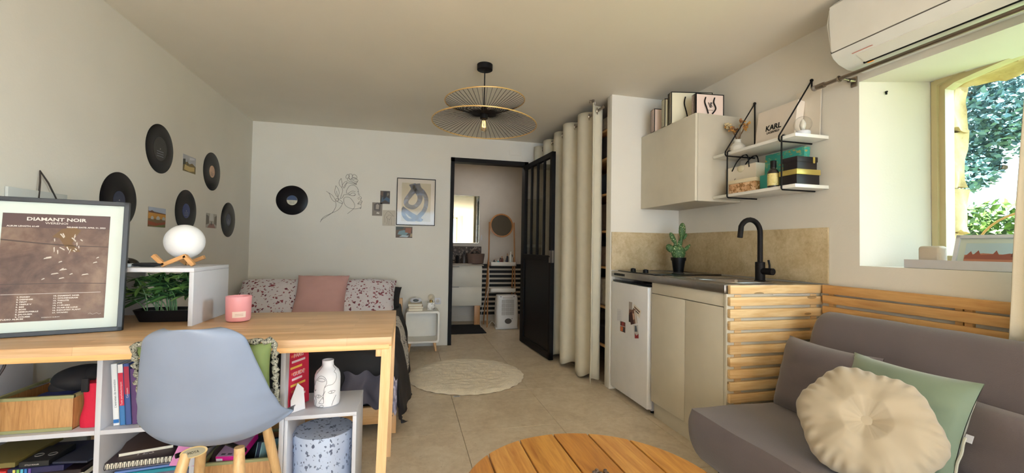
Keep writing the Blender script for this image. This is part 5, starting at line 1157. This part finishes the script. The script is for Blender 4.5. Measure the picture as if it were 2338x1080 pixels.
# ================================================================ UNDER-DESK ITEMS
SZ = zsh+.0085
def basket(label, x0, x1, y0, y1, z0, h):
    t = thing('bamboo_basket', label, 'basket', ((x0+x1)/2, (y0+y1)/2, z0))
    bw = wood('bamboo_weave', (200, 152, 98), (166, 118, 70), 'z', .55, 3); tr_ = mat('sage_trim', (150, 150, 108), .8)
    for (a, c, d, e_) in ((x0, x1, y0, y0+.006), (x0, x1, y1-.006, y1), (x0, x0+.006, y0+.006, y1-.006), (x1-.006, x1, y0+.006, y1-.006)): MB().box(a, c, d, e_, z0+.0006, z0+h, .001).build('side', bw, t)
    MB().box(x0, x1, y0, y1, z0+.0004, z0+.004).build('bottom', bw, t)
    b = MB(); k = .0035
    for (a, c, d, e_) in ((x0-.002, x1+.002, y0-.002, y0+.009), (x0-.002, x1+.002, y1-.009, y1+.002), (x0-.002, x0+.009, y0, y1), (x1-.009, x1+.002, y0, y1)): b.box(a, c, d, e_, z0+h-.008, z0+h+k, .001)
    b.build('fabric_trim', tr_, t); MB().box(x0-.001, x1+.001, y0-.0015, y0, z0+.0006, z0+.012).build('bottom_trim', tr_, t); return t
basket('bamboo basket with sage trim in the upper left shelf cell', -1.395, -1.160, 1.885, 2.13, SZ, .122)
b = MB(); b.sphere((-1.20, 2.01, SZ+.155), .085, 1.15, 1.0, .55).sphere((-1.15, 2.00, SZ+.165), .06, 1, 1, .62).sphere((-1.245, 1.99, SZ+.13), .05, 1, 1, .7)
tag(b.build('black_bag', mat('black_fabric', (26, 24, 28), .8)), 'black fabric bag stuffed into the upper left basket', 'bag')
b = MB().sphere((-1.24, 1.955, SZ+.105), .06, 1.2, .7, .33); tag(b.build('blue_cloth', mat('navy_cloth', (34, 44, 96), .8)), 'navy blue cloth under the black bag in the basket', 'cloth')
rp = thing('red_pouch', 'bright red pouch with a black strap beside the basket', 'pouch', (-1.12, 1.93, SZ))
b = MB()
def pouch(a, q):
    an = a*2*pi; w1 = .034+.004*sin(q*9)-.004*q; return V((-1.119+w1*math.copysign(abs(cos(an))**.7, cos(an))+.008*q, 1.925+.030*math.copysign(abs(sin(an))**.7, sin(an)), SZ+.001+q*.160))
b.grid(pouch, 32, 12, True); bmesh.ops.holes_fill(b.bm, edges=[e for e in b.bm.edges if e.is_boundary]); b.sphere((-1.100, 1.935, SZ+.155), .026, .7, 1, 1.9)
b.build('fabric', mat('red_fabric', (206, 24, 60), .8, bmp=.15, bscale=60), rp)
MB().box(-1.140, -1.118, 1.886, 1.897, SZ+.132, SZ+.182, .003).build('strap', mat('black_fabric', (26, 24, 28), .8), rp)
tag(MB().tube(smooth_pts([(-1.362, 1.875, .704), (-1.350, 1.868, .66), (-1.368, 1.858, .60), (-1.360, 1.855, .53), (-1.352, 1.850, .47), (-1.366, 1.850, .42), (-1.385, 1.848, .37), (-1.42, 1.846, .33)], 6), .0042, 7).build('desk_cable', mat('dark_cable', (60, 52, 54), .6)), 'dark cable hanging from the desk over the left shelf cell', 'cable')
tag(MB().tube([(-1.36, 1.99, SZ+.125), (-1.25, 2.02, SZ+.165)], .002, 5).build('thin_wire', mat('dark_cable', (60, 52, 54), .6)), 'thin dark wire running into the black bag', 'cable')
# standing books
gbk = 'paperbacks standing in the second shelf cell'
def vbook(x0, x1, z1, lean, cols, label, txt, tcol):
    t = thing('book', label, 'book', ((x0+x1)/2, 1.95, SZ), gbk)
    M = Matrix.Translation((x0, 1.895, SZ+.001)) @ Matrix.Rotation(lean, 4, 'Y'); w_ = x1-x0; h = z1-SZ
    MB().box(.001, w_-.001, .002, .15, .001, h-.001, M=M).build('pages', mat('pages', (232, 226, 208), .8), t)
    MB().box(0, w_, 0, .003, 0, h, .001, 1, M=M).box(0, .0015, 0, .152, 0, h, M=M).box(w_-.0015, w_, 0, .152, 0, h, M=M).build('cover', mat('bk_%d_%d' % cols[0][:2], cols[0], .5), t)
    for (f0, f1, c) in cols[1:]: MB().box(0.0005, w_-.0005, -.0006, .0001, h*f0, h*f1, M=M).build('spine_band', mat('bk_%d_%d' % c[:2], c, .5), t)
    if txt:
        Mt = M @ Matrix.Translation((w_/2, -.0008, h*.52)) @ Matrix(((0, -1, 0, 0), (0, 0, -1, 0), (1, 0, 0, 0), (0, 0, 0, 1)))
        text('spine_lettering', txt, min(.011, w_*.55), Mt, mat('bt_%d' % tcol[0], tcol, .5), t, .0002)
    return t
vbook(-1.040, -1.0215, .640, R(-4), ((226, 228, 232), (.04, .10, (40, 110, 180))), 'white spined book, leftmost of the standing paperbacks', "L'entretien de motivation", (120, 124, 130))
vbook(-1.0195, -1.003, .638, R(-4), ((60, 120, 180), (.32, .86, (200, 40, 70)), (.86, 1.0, (230, 228, 228))), 'blue paperback with a red spine panel, second from left', 'Tests psychotechniques', (236, 200, 206))
vbook(-1.001, -.984, .640, R(-4), ((64, 88, 150), (.50, .95, (170, 40, 70))), 'purple blue paperback with a dark red band, third from left', 'Concours', (230, 200, 206))
vbook(-.981, -.962, .620, R(-4), ((90, 60, 110),), 'dark purple paperback partly behind the green cushion', None, (0, 0, 0))
# upright pink poster book and white leaflet, right cell
t = thing('red_booklet', 'red and pink printed booklet standing at the right shelf end', 'booklet', (-.42, 1.95, .42))
Mb = frameM((-.4545, 1.915, .4145+.001), (.30, .62, 0), (-.03, 0, 1))
b = MB().box(0, .125, 0, .262, -.008, 0, .001, 1, M=Mb); b.build('cover', mat('booklet_red', (204, 36, 72), .5), t)
rnd = random.Random(9)
for k in range(9):
    y = .235-k*.024; MB().box(.012+.004*(k % 3), .10-.02*(k % 2), y, y+.009, .0001, .0008, M=Mb).build('printed_line', mat('pr_%d' % (k % 3), ((240, 196, 90), (232, 120, 90), (240, 214, 220))[k % 3], .5), t)
for k in range(3): text('lettering', ('PARIS', 'GUIDE', 'JOB')[k], .024, Mb @ Matrix.Translation((.06, .215-k*.075, .001)), mat('pr_2', (240, 214, 220), .5), t)
Mb2 = frameM((-.441, 1.893, .4145), (.55, .55, 0), (-.05, .06, 1))
lf = MB().prism([(0, 0), (.062, 0), (.056, .085), (.030, .112), (0, .050)], Mb2, .002).build('leaflet', mat('leaflet_white', (224, 220, 224), .6)); tag(lf, 'white folded leaflet leaning against the red booklet', 'leaflet')
# lower left: stacks
def flat(name, label, cat, x0, x1, y0, y1, z0, z1, c, rot=0, group=None, extra=None, pages=True):
    t = thing(name, label, cat, ((x0+x1)/2, (y0+y1)/2, z0), group)
    M = Matrix.Translation(((x0+x1)/2, y0, z0)) @ Matrix.Rotation(rot, 4, 'Z') @ Matrix.Translation((-(x0+x1)/2, -y0, -z0))
    if pages and z1-z0 > .008:
        MB().box(x0+.002, x1-.002, y0+.002, y1-.002, z0+.0015, z1-.0015, M=M).build('pages', mat('pages', (232, 226, 208), .8), t)
        MB().box(x0, x1, y0, y1, z0, z0+.0015, M=M).box(x0, x1, y0, y1, z1-.0015, z1, M=M).build('cover', mat('fl_%d_%d_%d' % c, c, .45), t)
    else: MB().box(x0, x1, y0, y1, z0, z1, .0015, 1, M=M).build('case', mat('fl_%d_%d_%d' % c, c, .45), t)
    if extra: extra(t, M)
    return t
gs = 'flat stack in the lower left shelf cell'
flat('game_case', 'dark green flat folder at the base of the lower left stack', 'folder', -1.38, -1.14, 1.88, 2.12, .215, .240, (48, 60, 60), 0, gs, None, False)
flat('notebook', 'thick black notebook with white pages in the lower left stack', 'notebook', -1.315, -1.115, 1.875, 2.10, .2405, .262, (30, 26, 28), R(2), gs)
flat('folder', 'black folder in the middle of the lower left stack', 'folder', -1.33, -1.12, 1.87, 2.10, .2625, .277, (36, 26, 30), 0, gs, None, False)
def stripes(t, M):
    for k, c in enumerate(((214, 204, 110), (120, 180, 90), (90, 180, 210), (50, 120, 190), (96, 70, 150))): MB().box(-1.313+k*.011, -1.306+k*.011, 1.8655, 1.8675, .2795, .2955, M=M).build('colour_stripe', P(c), t)
flat('pencil_box', 'navy box with rainbow stripes on its edge, lower left cell', 'box', -1.330, -1.17, 1.868, 2.08, .2775, .298, (36, 36, 76), 0, gs, stripes, False)
flat('red_book', 'red book edge at the far left of the lower cell', 'book', -1.50, -1.335, 1.87, 2.05, .2775, .292, (206, 56, 60), 0, gs, None, False)
flat('olive_box', 'olive brown box above the red book, lower left cell', 'box', -1.48, -1.318, 1.88, 2.10, .2985, .316, (120, 108, 60), 0, gs, None, False)
def gtxt(t, M): text('lettering', 'STYLO ROLLER', .006, M @ frameM((-1.262, 1.8690, .307), (1, 0, 0), (0, 0, 1)), mat('print_text', (220, 212, 206), .6), t, .0001); MB().tube([M @ V((-1.275+.012*cos(a*pi/6), 1.92+.012*sin(a*pi/6), .3195)) for a in range(12)], .0012, 5, True).tube([M @ V((-1.235+.012*cos(a*pi/6), 1.92+.012*sin(a*pi/6), .3195)) for a in range(12)], .0012, 5, True).build('ring_print', mat('grey_print', (140, 134, 130), .5), t)
flat('black_card_box', 'small black card box with grey circles on top of the stack', 'box', -1.300, -1.215, 1.870, 2.00, .2985, .318, (30, 30, 32), 0, gs, gtxt, False)
flat('tablet_sleeve', 'dark blue glossy sleeve lying at the right of the rainbow box', 'sleeve', -1.212, -1.10, 1.873, 2.12, .2985, .306, (44, 48, 66), R(-7), gs, None, False)
for k in range(9):
    c = ((206, 196, 170), (190, 110, 60), (120, 60, 110), (206, 196, 210), (60, 150, 90), (90, 200, 180), (200, 190, 160), (170, 120, 200), (80, 60, 80))[k]
    t_ = thing('coiled_pencil', ['cream', 'orange', 'plum', 'pale lilac', 'green', 'mint', 'beige', 'violet', 'dark purple'][k]+' twisted pencil leaning in the lower left shelf cell', 'pencil', (-1.13, 1.9, .07), 'twisted pencils in the lower left cell')
    b = MB(); p0 = V((-1.175+.011*k, 1.872, .155-.004*k)); p1 = p0+V((.045, .16, .095))
    n = 40; b.tube([p0.lerp(p1, q/n)+V((.0028*cos(q*.9), 0, .0028*sin(q*.9))) for q in range(n+1)], .0032, 6).build('body', P(c), t_)
tag(MB().box(-1.50, -1.085, 1.90, 2.15, .0605, .13, .003).build('storage_box', mat('grey_box', (96, 100, 104), .6)), 'grey storage box at the bottom of the left shelf cell', 'box')
MB().box(-1.38, -1.14, 1.88, 2.12, .1305, .2145, .003).build('document_box', mat('grey_box2', (120, 128, 130), .6)); tag(bpy.data.objects['document_box'], 'pale grey document box under the lower left stack', 'box')
# lower middle: notebooks
gn = 'notebooks piled in the lower middle shelf cell'
def spiral(t, M):
    b = MB()
    for k in range(17): 
        x = -1.045+k*.0125; b.tube([M @ V((x, 1.875+.0075*cos(a*pi/6), .277+.011*sin(a*pi/6))) for a in range(12)], .0012, 5, True)
    b.build('spiral_binding', mat('spiral_wire', (40, 36, 38), .4), t)
    text('lettering', 'YES', .04, M @ frameM((-.95, 1.935, .2885), (1, 0, 0), (0, 1, 0)), mat('print_text2', (190, 180, 184), .6), t, .0002)
flat('sketchbook', 'large spiral sketchbook with dark plum cover on the notebook pile', 'notebook', -1.050, -.835, 1.880, 2.10, .264, .288, (62, 44, 52), R(6), gn, spiral)
flat('brown_notebook', 'brown notebook lying on top of the spiral sketchbook', 'notebook', -1.035, -.87, 1.935, 2.13, .2885, .302, (92, 72, 66), R(16), gn)
flat('blue_folder', 'blue plastic folder under the spiral sketchbook', 'folder', -1.02, -.80, 1.885, 2.14, .2465, .2545, (100, 130, 190), R(8), gn, None, False)
flat('grey_folder', 'translucent grey folder between sketchbook and blue folder', 'folder', -1.035, -.81, 1.890, 2.13, .255, .2635, (110, 108, 124), R(5), gn, None, False)
flat('teal_folder', 'teal folder low in the notebook pile', 'folder', -1.01, -.79, 1.88, 2.12, .2335, .246, (30, 130, 150), R(5), gn, None, False)
tag(MB().box(-1.05, -.79, 1.89, 2.14, .0605, .233, .004).build('magazine_block', mat('magazines', (96, 92, 112), .6)), 'block of magazines at the bottom of the middle shelf cell', 'magazines')
b = MB().prism([(0, 0), (.09, -.02), (.12, .05), (.05, .11)], frameM((-.845, 1.868, .262), (1, 0, .1), (-.1, .2, 1)), .003); tag(b.build('pink_sheet', mat('pink_sheet', (206, 130, 180), .6)), 'pink printed sheet slipping out by the chair leg', 'paper')
# lower right basket
basket('bamboo basket with sage trim in the lower right shelf cell', -.752, -.505, 1.885, 2.17, .0606, .185)
t = thing('pink_box', 'bright magenta card box with a grey top in the lower basket', 'box', (-.66, 1.95, .2))
MM_ = Matrix.Translation((-.705, 1.905, .235)) @ Matrix.Rotation(R(-8), 4, 'Z') @ Matrix.Rotation(R(12), 4, 'X')
MB().box(0, .088, 0, .15, 0, .030, .001, 1, M=MM_).build('carton', mat('magenta', (208, 30, 140), .45), t)
MB().box(.001, .087, .002, .149, .030, .0308, M=MM_).build('top_print', mat('mauve_grey', (170, 140, 170), .5), t)
MB().box(.002, .025, -.0006, .0002, .004, .022, M=MM_).build('white_panel', P((226, 220, 226)), t)
for k in range(3): MB().box(.015+k*.024, .030+k*.024, .010, .018, .0308, .0312, M=MM_).build('dark_spot', P((60, 56, 66)), t)
text('lettering', 'ADAPTER', .010, MM_ @ frameM((.055, -.0008, .010), (1, 0, 0), (0, 0, 1)), P((240, 200, 226)), t, .0001)
t = thing('teal_notebook', 'dark blue notebook with pale teal edges standing in the lower basket', 'notebook', (-.58, 1.98, .2))
MM_ = Matrix.Translation((-.590, 1.905, .12)) @ Matrix.Rotation(R(-24), 4, 'Z') @ Matrix.Rotation(R(-14), 4, 'X')
MB().box(0, .022, 0, .11, 0, .175, .001, 1, M=MM_).build('cover', mat('teal_pale', (130, 170, 176), .5), t); MB().box(.004, .020, -.001, .108, .002, .1765, M=MM_).build('pages', mat('navy_block', (24, 40, 60), .6), t)
b = MB().sphere((-.715, 2.0, .215), .055, .8, 1.3, .9); tag(b.build('brown_pouch', mat('brown_leather', (66, 48, 46), .5)), 'dark brown pouch at the left of the lower basket', 'pouch')
b = MB().sphere((-.60, 2.07, .21), .07, 1, .9, .7); tag(b.build('dark_pouch', mat('dark_navy', (22, 24, 34), .7)), 'dark navy pouch at the back of the lower basket', 'pouch')
# ================================================================ CHAIR
CHX, CHY = -.612, 1.46
ch = thing('desk_chair', 'white moulded shell chair on beech legs pushed under the desk', 'chair', (CHX, CHY+.25, 0))
prof = [(0.0, -.058, .850, .105), (.08, -.045, .812, .138), (.20, -.020, .73, .160), (.36, .012, .64, .184), (.50, .038, .545, .212), (.60, .068, .480, .232), (.70, .130, .435, .240), (.80, .22, .422, .232), (.92, .34, .432, .215), (1.0, .390, .418, .180)]
def shell(a, q):
    u = 2*a-1; k = q
    for p0, p1 in zip(prof, prof[1:]):
        if p0[0] <= k <= p1[0]:
            t_ = (k-p0[0])/(p1[0]-p0[0]); y, z, w_ = (p0[i]+(p1[i]-p0[i])*t_ for i in (1, 2, 3)); break
    # corner rounding at the top
    if q < .09: w_ *= (.62+.38*sqrt(max(0, 1-((.09-q)/.09)**2)))
    if q > .93: w_ *= sqrt(max(.5, 1-((q-.93)/.09)**2))
    e_ = abs(u); back = max(0, 1-max(0, (q-.45)/.3)); seat = 1-min(1, back)
    fwd = (.055+.03*min(1, q*2))*e_**2.4*min(1, back)+.085*e_**2.6*max(0, 1-abs(q-.62)/.22)
    up = (.075*e_**2.4)*min(1, max(0, (q-.5)/.2))*(1-.8*max(0, (q-.85)/.15))
    return V((CHX+u*w_, CHY+y+fwd, z+up))
b = MB().grid(shell, 44, 60); o = b.build('shell', mat('shell_white', (134, 146, 170), .45), ch, angle=180)
md = o.modifiers.new('t', 'SOLIDIFY'); md.thickness = .006; md.offset = 1
md = o.modifiers.new('s', 'SMOOTH'); md.iterations = 6; md.factor = .5
for (x, y, xb, yb) in ((-.060, .13, -.125, .0), (.090, .13, .140, .0), (-.085, .30, -.135, .385), (.120, .30, .185, .385)):
    MB().lathe([(.0105, 0), (.0165, .25), (.0175, .36), (.015, .425)], M=frameM((CHX+xb, CHY+yb, .001), (1, 0, 0), (0, 1, 0)) @ Matrix.Shear('XY', 4, ((x-xb)/.425, (y-yb)/.425)), seg=18).build('leg', LEGW, ch)
MB().tube([(CHX-.10, CHY+.15, .405), (CHX+.10, CHY+.33, .405)], .008, 8).tube([(CHX+.10, CHY+.15, .405), (CHX-.10, CHY+.33, .405)], .008, 8).build('under_frame', BLACK, ch)
MB().lathe([(.040, -.001), (.042, 0), (.040, .001)], M=frameM((CHX-.035, CHY+.115, .428), (1, -.1, .22), (-.1, 0, 1)) @ Matrix.Diagonal((1, .42, 1, 1)), seg=32).build('label_rim', mat('label_tan', (196, 170, 120), .5), ch)
lb_ = MB().lathe([(.036, 0), (.036, .0014)], M=frameM((CHX-.035, CHY+.115, .428), (1, -.1, .22), (-.1, 0, 1)) @ Matrix.Diagonal((1, .38, 1, 1)), seg=32).build('maker_label', mat('label_grey', (150, 144, 124), .5), ch)
text('lettering', 'HOYA', .012, frameM((CHX-.035, CHY+.1130, .428), (1, -.1, .22), (-.1, 0, 1)), BLACK, ch, .0002)
# cushion with leopard trim
gc = thing('green_cushion', 'olive green cushion with leopard ruffle trim on the desk chair', 'cushion', (-.62, 1.6, .5))
GM = frameM((-.612, 1.586, .640), (1, .02, -.01), (.02, -.30, 1))
MB().pillow(.375, .285, .085, GM, 22, .004, 8, 5.0).build('fabric', mat('olive_fabric', (112, 128, 78), .85, var=.05), gc, angle=180)
LEO = noise_pic('leopard_trim', [(.44, (34, 32, 28)), (.50, (196, 194, 176)), (.55, (40, 36, 32)), (.64, (206, 202, 186))], 150, (1, 1, 1), .8)
rim = []
for k in range(120):
    t_ = k/30; s_ = int(t_); f = t_-s_; w2, h2 = .190, .146
    p = [(-w2+2*w2*f, h2), (w2, h2-2*h2*f), (w2-2*w2*f, -h2), (-w2, -h2+2*h2*f)][s_]; o_ = .006*(k % 2)
    rim.append(GM @ V((p[0]*(1+o_*4), p[1]*(1+o_*4), .005*sin(k*2.3))))
MB().tube(rim, [.006+.003*((k*7) % 3) for k in range(120)], 6, True).build('ruffle_trim', LEO, gc, angle=180)
# ================================================================ COFFEE TABLE
TBX, TBY, TR, TZ = .545, 1.138, .392, .40
ct = thing('coffee_table', 'round slatted acacia coffee table in the foreground', 'table', (TBX, TBY, 0))
gaps = [.010, .149, .281, .411, .5475, .677, .8065, .937, 1.08]
for i in range(len(gaps)-1):
    a, c = gaps[i]+.003-TBX, gaps[i+1]-.003-TBX; a = max(a, -TR+.001); c = min(c, TR-.001)
    if c <= a: continue
    top = []; bot = []
    for k in range(17):
        x = a+(c-a)*k/16; y = sqrt(max(0, TR*TR-x*x)); top.append((x, y)); bot.append((x, -y))
    b = MB(); b.prism(top+bot[::-1], Matrix.Translation((TBX, TBY, TZ-.022)), .022)
    bmesh.ops.remove_doubles(b.bm, verts=b.bm.verts, dist=1e-5)
    bmesh.ops.bevel(b.bm, geom=[e for e in b.bm.edges if all(v.co.z > TZ-.001 for v in e.verts) and not all(len(f.verts) > 8 for f in e.link_faces)], offset=.0015, segments=1, affect='EDGES')
    b.build('plank', ACACIA[i % 3], ct, smooth=False)
MB().box(TBX-.36, TBX+.36, TBY+.13, TBY+.18, TZ-.052, TZ-.0225).box(TBX-.36, TBX+.36, TBY-.18, TBY-.13, TZ-.052, TZ-.0225).build('cross_rail', ACACIA[0], ct)
for sx_ in (-1, 1):
    for sy_ in (-1, 1): MB().box(TBX+sx_*.25-.02, TBX+sx_*.25+.02, TBY+sy_*.22-.02, TBY+sy_*.22+.02, 0.001, TZ-.0225, .003).build('leg', ACACIA[1], ct)
rnd = random.Random(2)
b = MB()
for k in range(26):
    x, y = .594+rnd.uniform(-.022, .022), 1.222+rnd.uniform(-.03, .014); b.sphere((x, y, TZ+.004+rnd.uniform(0, .008)), .006, 1, 1, .7, 8, 6)
tag(b.build('pebble_coaster', mat('dark_pebbles', (96, 78, 70), .3, var=.4, vscale=80)), 'dark glossy pebble coaster at the front edge of the coffee table', 'coaster')
# ================================================================ RUG
RGX, RGY, RGR = .515, 3.64, .485
def rugf(a, q):
    an = a*2*pi; r = q*(RGR+.008*noise.noise(V((cos(an)*4, sin(an)*4, 0)))+.004*sin(an*31)); x, y = cos(an)*r, sin(an)*r*1.03
    z = .022*(1-q**14)+.008*noise.noise(V((x*14, y*22, 0)))*(1-q**10)+.003*noise.noise(V((x*60, y*60, 4)))*(1-q**10); return V((RGX+x, RGY+y, max(.002, .004+z)))
rg = thing('round_rug', 'round cream shaggy rug on the tiled floor', 'rug', (RGX, RGY, 0))
o = MB().grid(rugf, 160, 60, True).build('pile', mat('rug_pile', (236, 222, 198), .95, var=.06, vscale=26, bmp=.5, bscale=120, sheen=.3), rg, angle=180)
MB().lathe([(RGR-.004, .0008), (RGR-.004, .004)], (RGX, RGY, 0), 80, sy=1.03).build('backing', mat('rug_backing', (120, 100, 80), .9), rg)
MB().box(.352, .400, 3.128, 3.150, .0015, .0025, M=None).build('care_tag', WHITE, rg)
b = MB()
for k in range(3): b.box(.358, .394, 3.131+k*.006, 3.133+k*.006, .0026, .0028)
b.build('tag_print', P((60, 60, 60)), rg)
# ================================================================ SOFA
SOF = mat('sofa_fabric', (100, 90, 92), .9, var=.04, vscale=6, bmp=.15, bscale=350, sheen=.25)
sf = thing('sofa', 'grey fabric sofa bed against the right wall', 'sofa', (1.7, .75, 0))
def extr(name, poly, y0, y1, mt, parent, r_end=.03, nseg=40, round_k=5):
    """profile in xz extruded along y with softened ends"""
    P_ = [V((x, 0, z)) for x, z in poly]; cen = sum(P_, V())/len(P_)
    def fn(a, q):
        k = a*len(P_); i = int(k) % len(P_); f = k-int(k); p = P_[i].lerp(P_[(i+1) % len(P_)], f)
        y = y0+(y1-y0)*q; d = min(q*(y1-y0), (1-q)*(y1-y0)); s_ = 1 if d > r_end else sqrt(max(0, 1-((r_end-d)/r_end)**2))
        dd = p-cen; L = dd.length; dd = dd*(1-(1-s_)*min(1, r_end/max(L, 1e-3))*1.0)
        n_ = .004*noise.noise(V((p.x*6, y*5, p.z*6))); return V((cen.x+dd.x+n_, y, cen.z+dd.z+n_))
    qs = nseg
    b = MB()
    ql = [0, .002, .005, .01, .016]+[.016+(1-.032)*k/qs for k in range(1, qs)]+[1-.016, 1-.01, 1-.005, 1-.002, 1]
    nu = len(P_)*3; g_ = [[b.bm.verts.new(fn(i/nu, q)) for i in range(nu)] for q in ql]
    for A, B in zip(g_, g_[1:]):
        for i in range(nu): b.bm.faces.new((A[i], A[(i+1) % nu], B[(i+1) % nu], B[i]))
    b.bm.faces.new(g_[0]); b.bm.faces.new(g_[-1][::-1]); return b.build(name, mt, parent, angle=60)
def sm2(poly, k=5): return [(p.x, p.z) for p in smooth_pts([(x, 0, z) for x, z in poly+[poly[0]]], k)][:-1]
extr('seat_cushion', sm2([(1.24, .395), (1.45, .400), (1.70, .392), (1.93, .38), (1.96, .30), (1.94, .175), (1.60, .165), (1.33, .165), (1.27, .19), (1.232, .26), (1.222, .34)]), -.40, 1.685, SOF, sf, .045)
extr('backrest', sm2([(1.80, .395), (1.825, .52), (1.875, .66), (1.915, .76), (1.955, .806), (2.01, .812), (2.06, .78), (2.09, .68), (2.06, .50), (2.00, .35), (1.90, .33)]), -.40, 1.670, SOF, sf, .05)
MB().box(1.36, 2.08, -.36, 1.64, .06, .17, .01).build('base_frame', mat('sofa_base', (70, 64, 70), .9), sf)
for x in (1.40, 2.02):
    for y in (-.30, 1.58): MB().cyl((x, y, 0.001), (x, y, .06), .025).build('foot', BLACKP, sf)
b = MB(); b.tube([(1.24+.02*k, 1.2-.012*k*0, .4) for k in range(2)], .001)
b.bm.free()
def sofa_cush(name, label, c, right, up, w_, h_, t_, mt, seed, pw=2.8, wr=.012, lab=True):
    M = frameM(c, right, up); t = thing(name, label, 'cushion', c)
    MB().pillow(w_, h_, t_, M, 30, wr, seed, pw).build('cover', mt, t, angle=180); return t, M
sofa_cush('sofa_cushion', 'grey cushion matching the sofa, at its far corner', (1.735, 1.455, .535), (-.05, -1, 0), (.26, 0, .96), .43, .34, .15, SOF, 11, 4)
sofa_cush('sofa_cushion', 'grey cushion matching the sofa, at the right picture edge', (1.79, .80, .50), (0, -1, 0), (.20, 0, .97), .60, .26, .14, SOF, 12, 4)
GRN = mat('sage_velvet', (112, 128, 106), .7, var=.05, sheen=.6)
t, M = sofa_cush('green_sofa_cushion', 'sage green velvet cushion behind the cream flower cushion', (1.695, 1.150, .532), (.06, -1, -.02), (.42, 0, .91), .385, .36, .14, GRN, 13, 2.4, .014)
MB().box(-.012, .012, -.018, 0, -.001, .001, M=M @ Matrix.Translation((.186, .0, 0)) @ Matrix.Rotation(R(90), 4, 'Z')).build('care_tag', WHITE, t)
MB().tube([M @ V((.187, .0-.17*k/16, .003*sin(k))) for k in range(17)], .004, 6).build('zip_piping', mat('piping_pale', (186, 184, 166), .8), t)
# cream flower cushion
fc = thing('flower_cushion', 'cream flower-shaped velvet cushion with a centre button on the sofa', 'cushion', (1.5, 1.05, .45))
FCM = frameM((1.455, 1.075, .545), (.55, -.83, -.06), (.52, .30, .80))
CV = mat('cream_velvet', (168, 155, 133), .8, var=.03, sheen=.4)
def flw(sg):
    def f(a, q):
        an = a*2*pi; rr = .186*(1+.035*cos(6*an+.6)+.02*noise.noise(V((cos(an)*2, sin(an)*2, 8)))+.006*sin(an*29+4*noise.noise(V((cos(an)*2, sin(an)*2, 0))))); r = rr*q
        th = .072*(max(0, 1-q**2.8))**.55*(.42+.58*min(1, q*2.8)**.8)
        th *= 1+.10*cos(6*an+.6)*q*(1-q)*2
        wrk = .007*noise.noise(V((cos(an)*3.5*q, sin(an)*3.5*q, .7)))+.005*sin(an*29+4*noise.noise(V((cos(an)*2, sin(an)*2, 0))))*max(0, 1-abs(q-.92)/.14)+.0006*sin(an*13+1)*max(0, 1-abs(q-.3)/.3)
        return FCM @ V((r*cos(an), r*sin(an), sg*max(.001 if q > .995 else .004, th+wrk*(1 if q < .98 else 0))))
    return f
b = MB(); b.grid(flw(1), 200, 44, True); b.grid(flw(-1), 200, 30, True); bmesh.ops.remove_doubles(b.bm, verts=b.bm.verts, dist=.0004); b.build('cover', CV, fc, angle=180)
MB().lathe([(.024, 0), (.024, .004), (.018, .009), (.001, .010)], M=FCM @ Matrix.Translation((0, 0, .0325)), seg=28).build('button', CV, fc)
MB().tube([FCM @ V((.0245*cos(a*pi/16), .0245*sin(a*pi/16), .0375)) for a in range(32)], .0018, 5, True).build('button_piping', mat('piping_tan', (176, 152, 116), .8), fc)
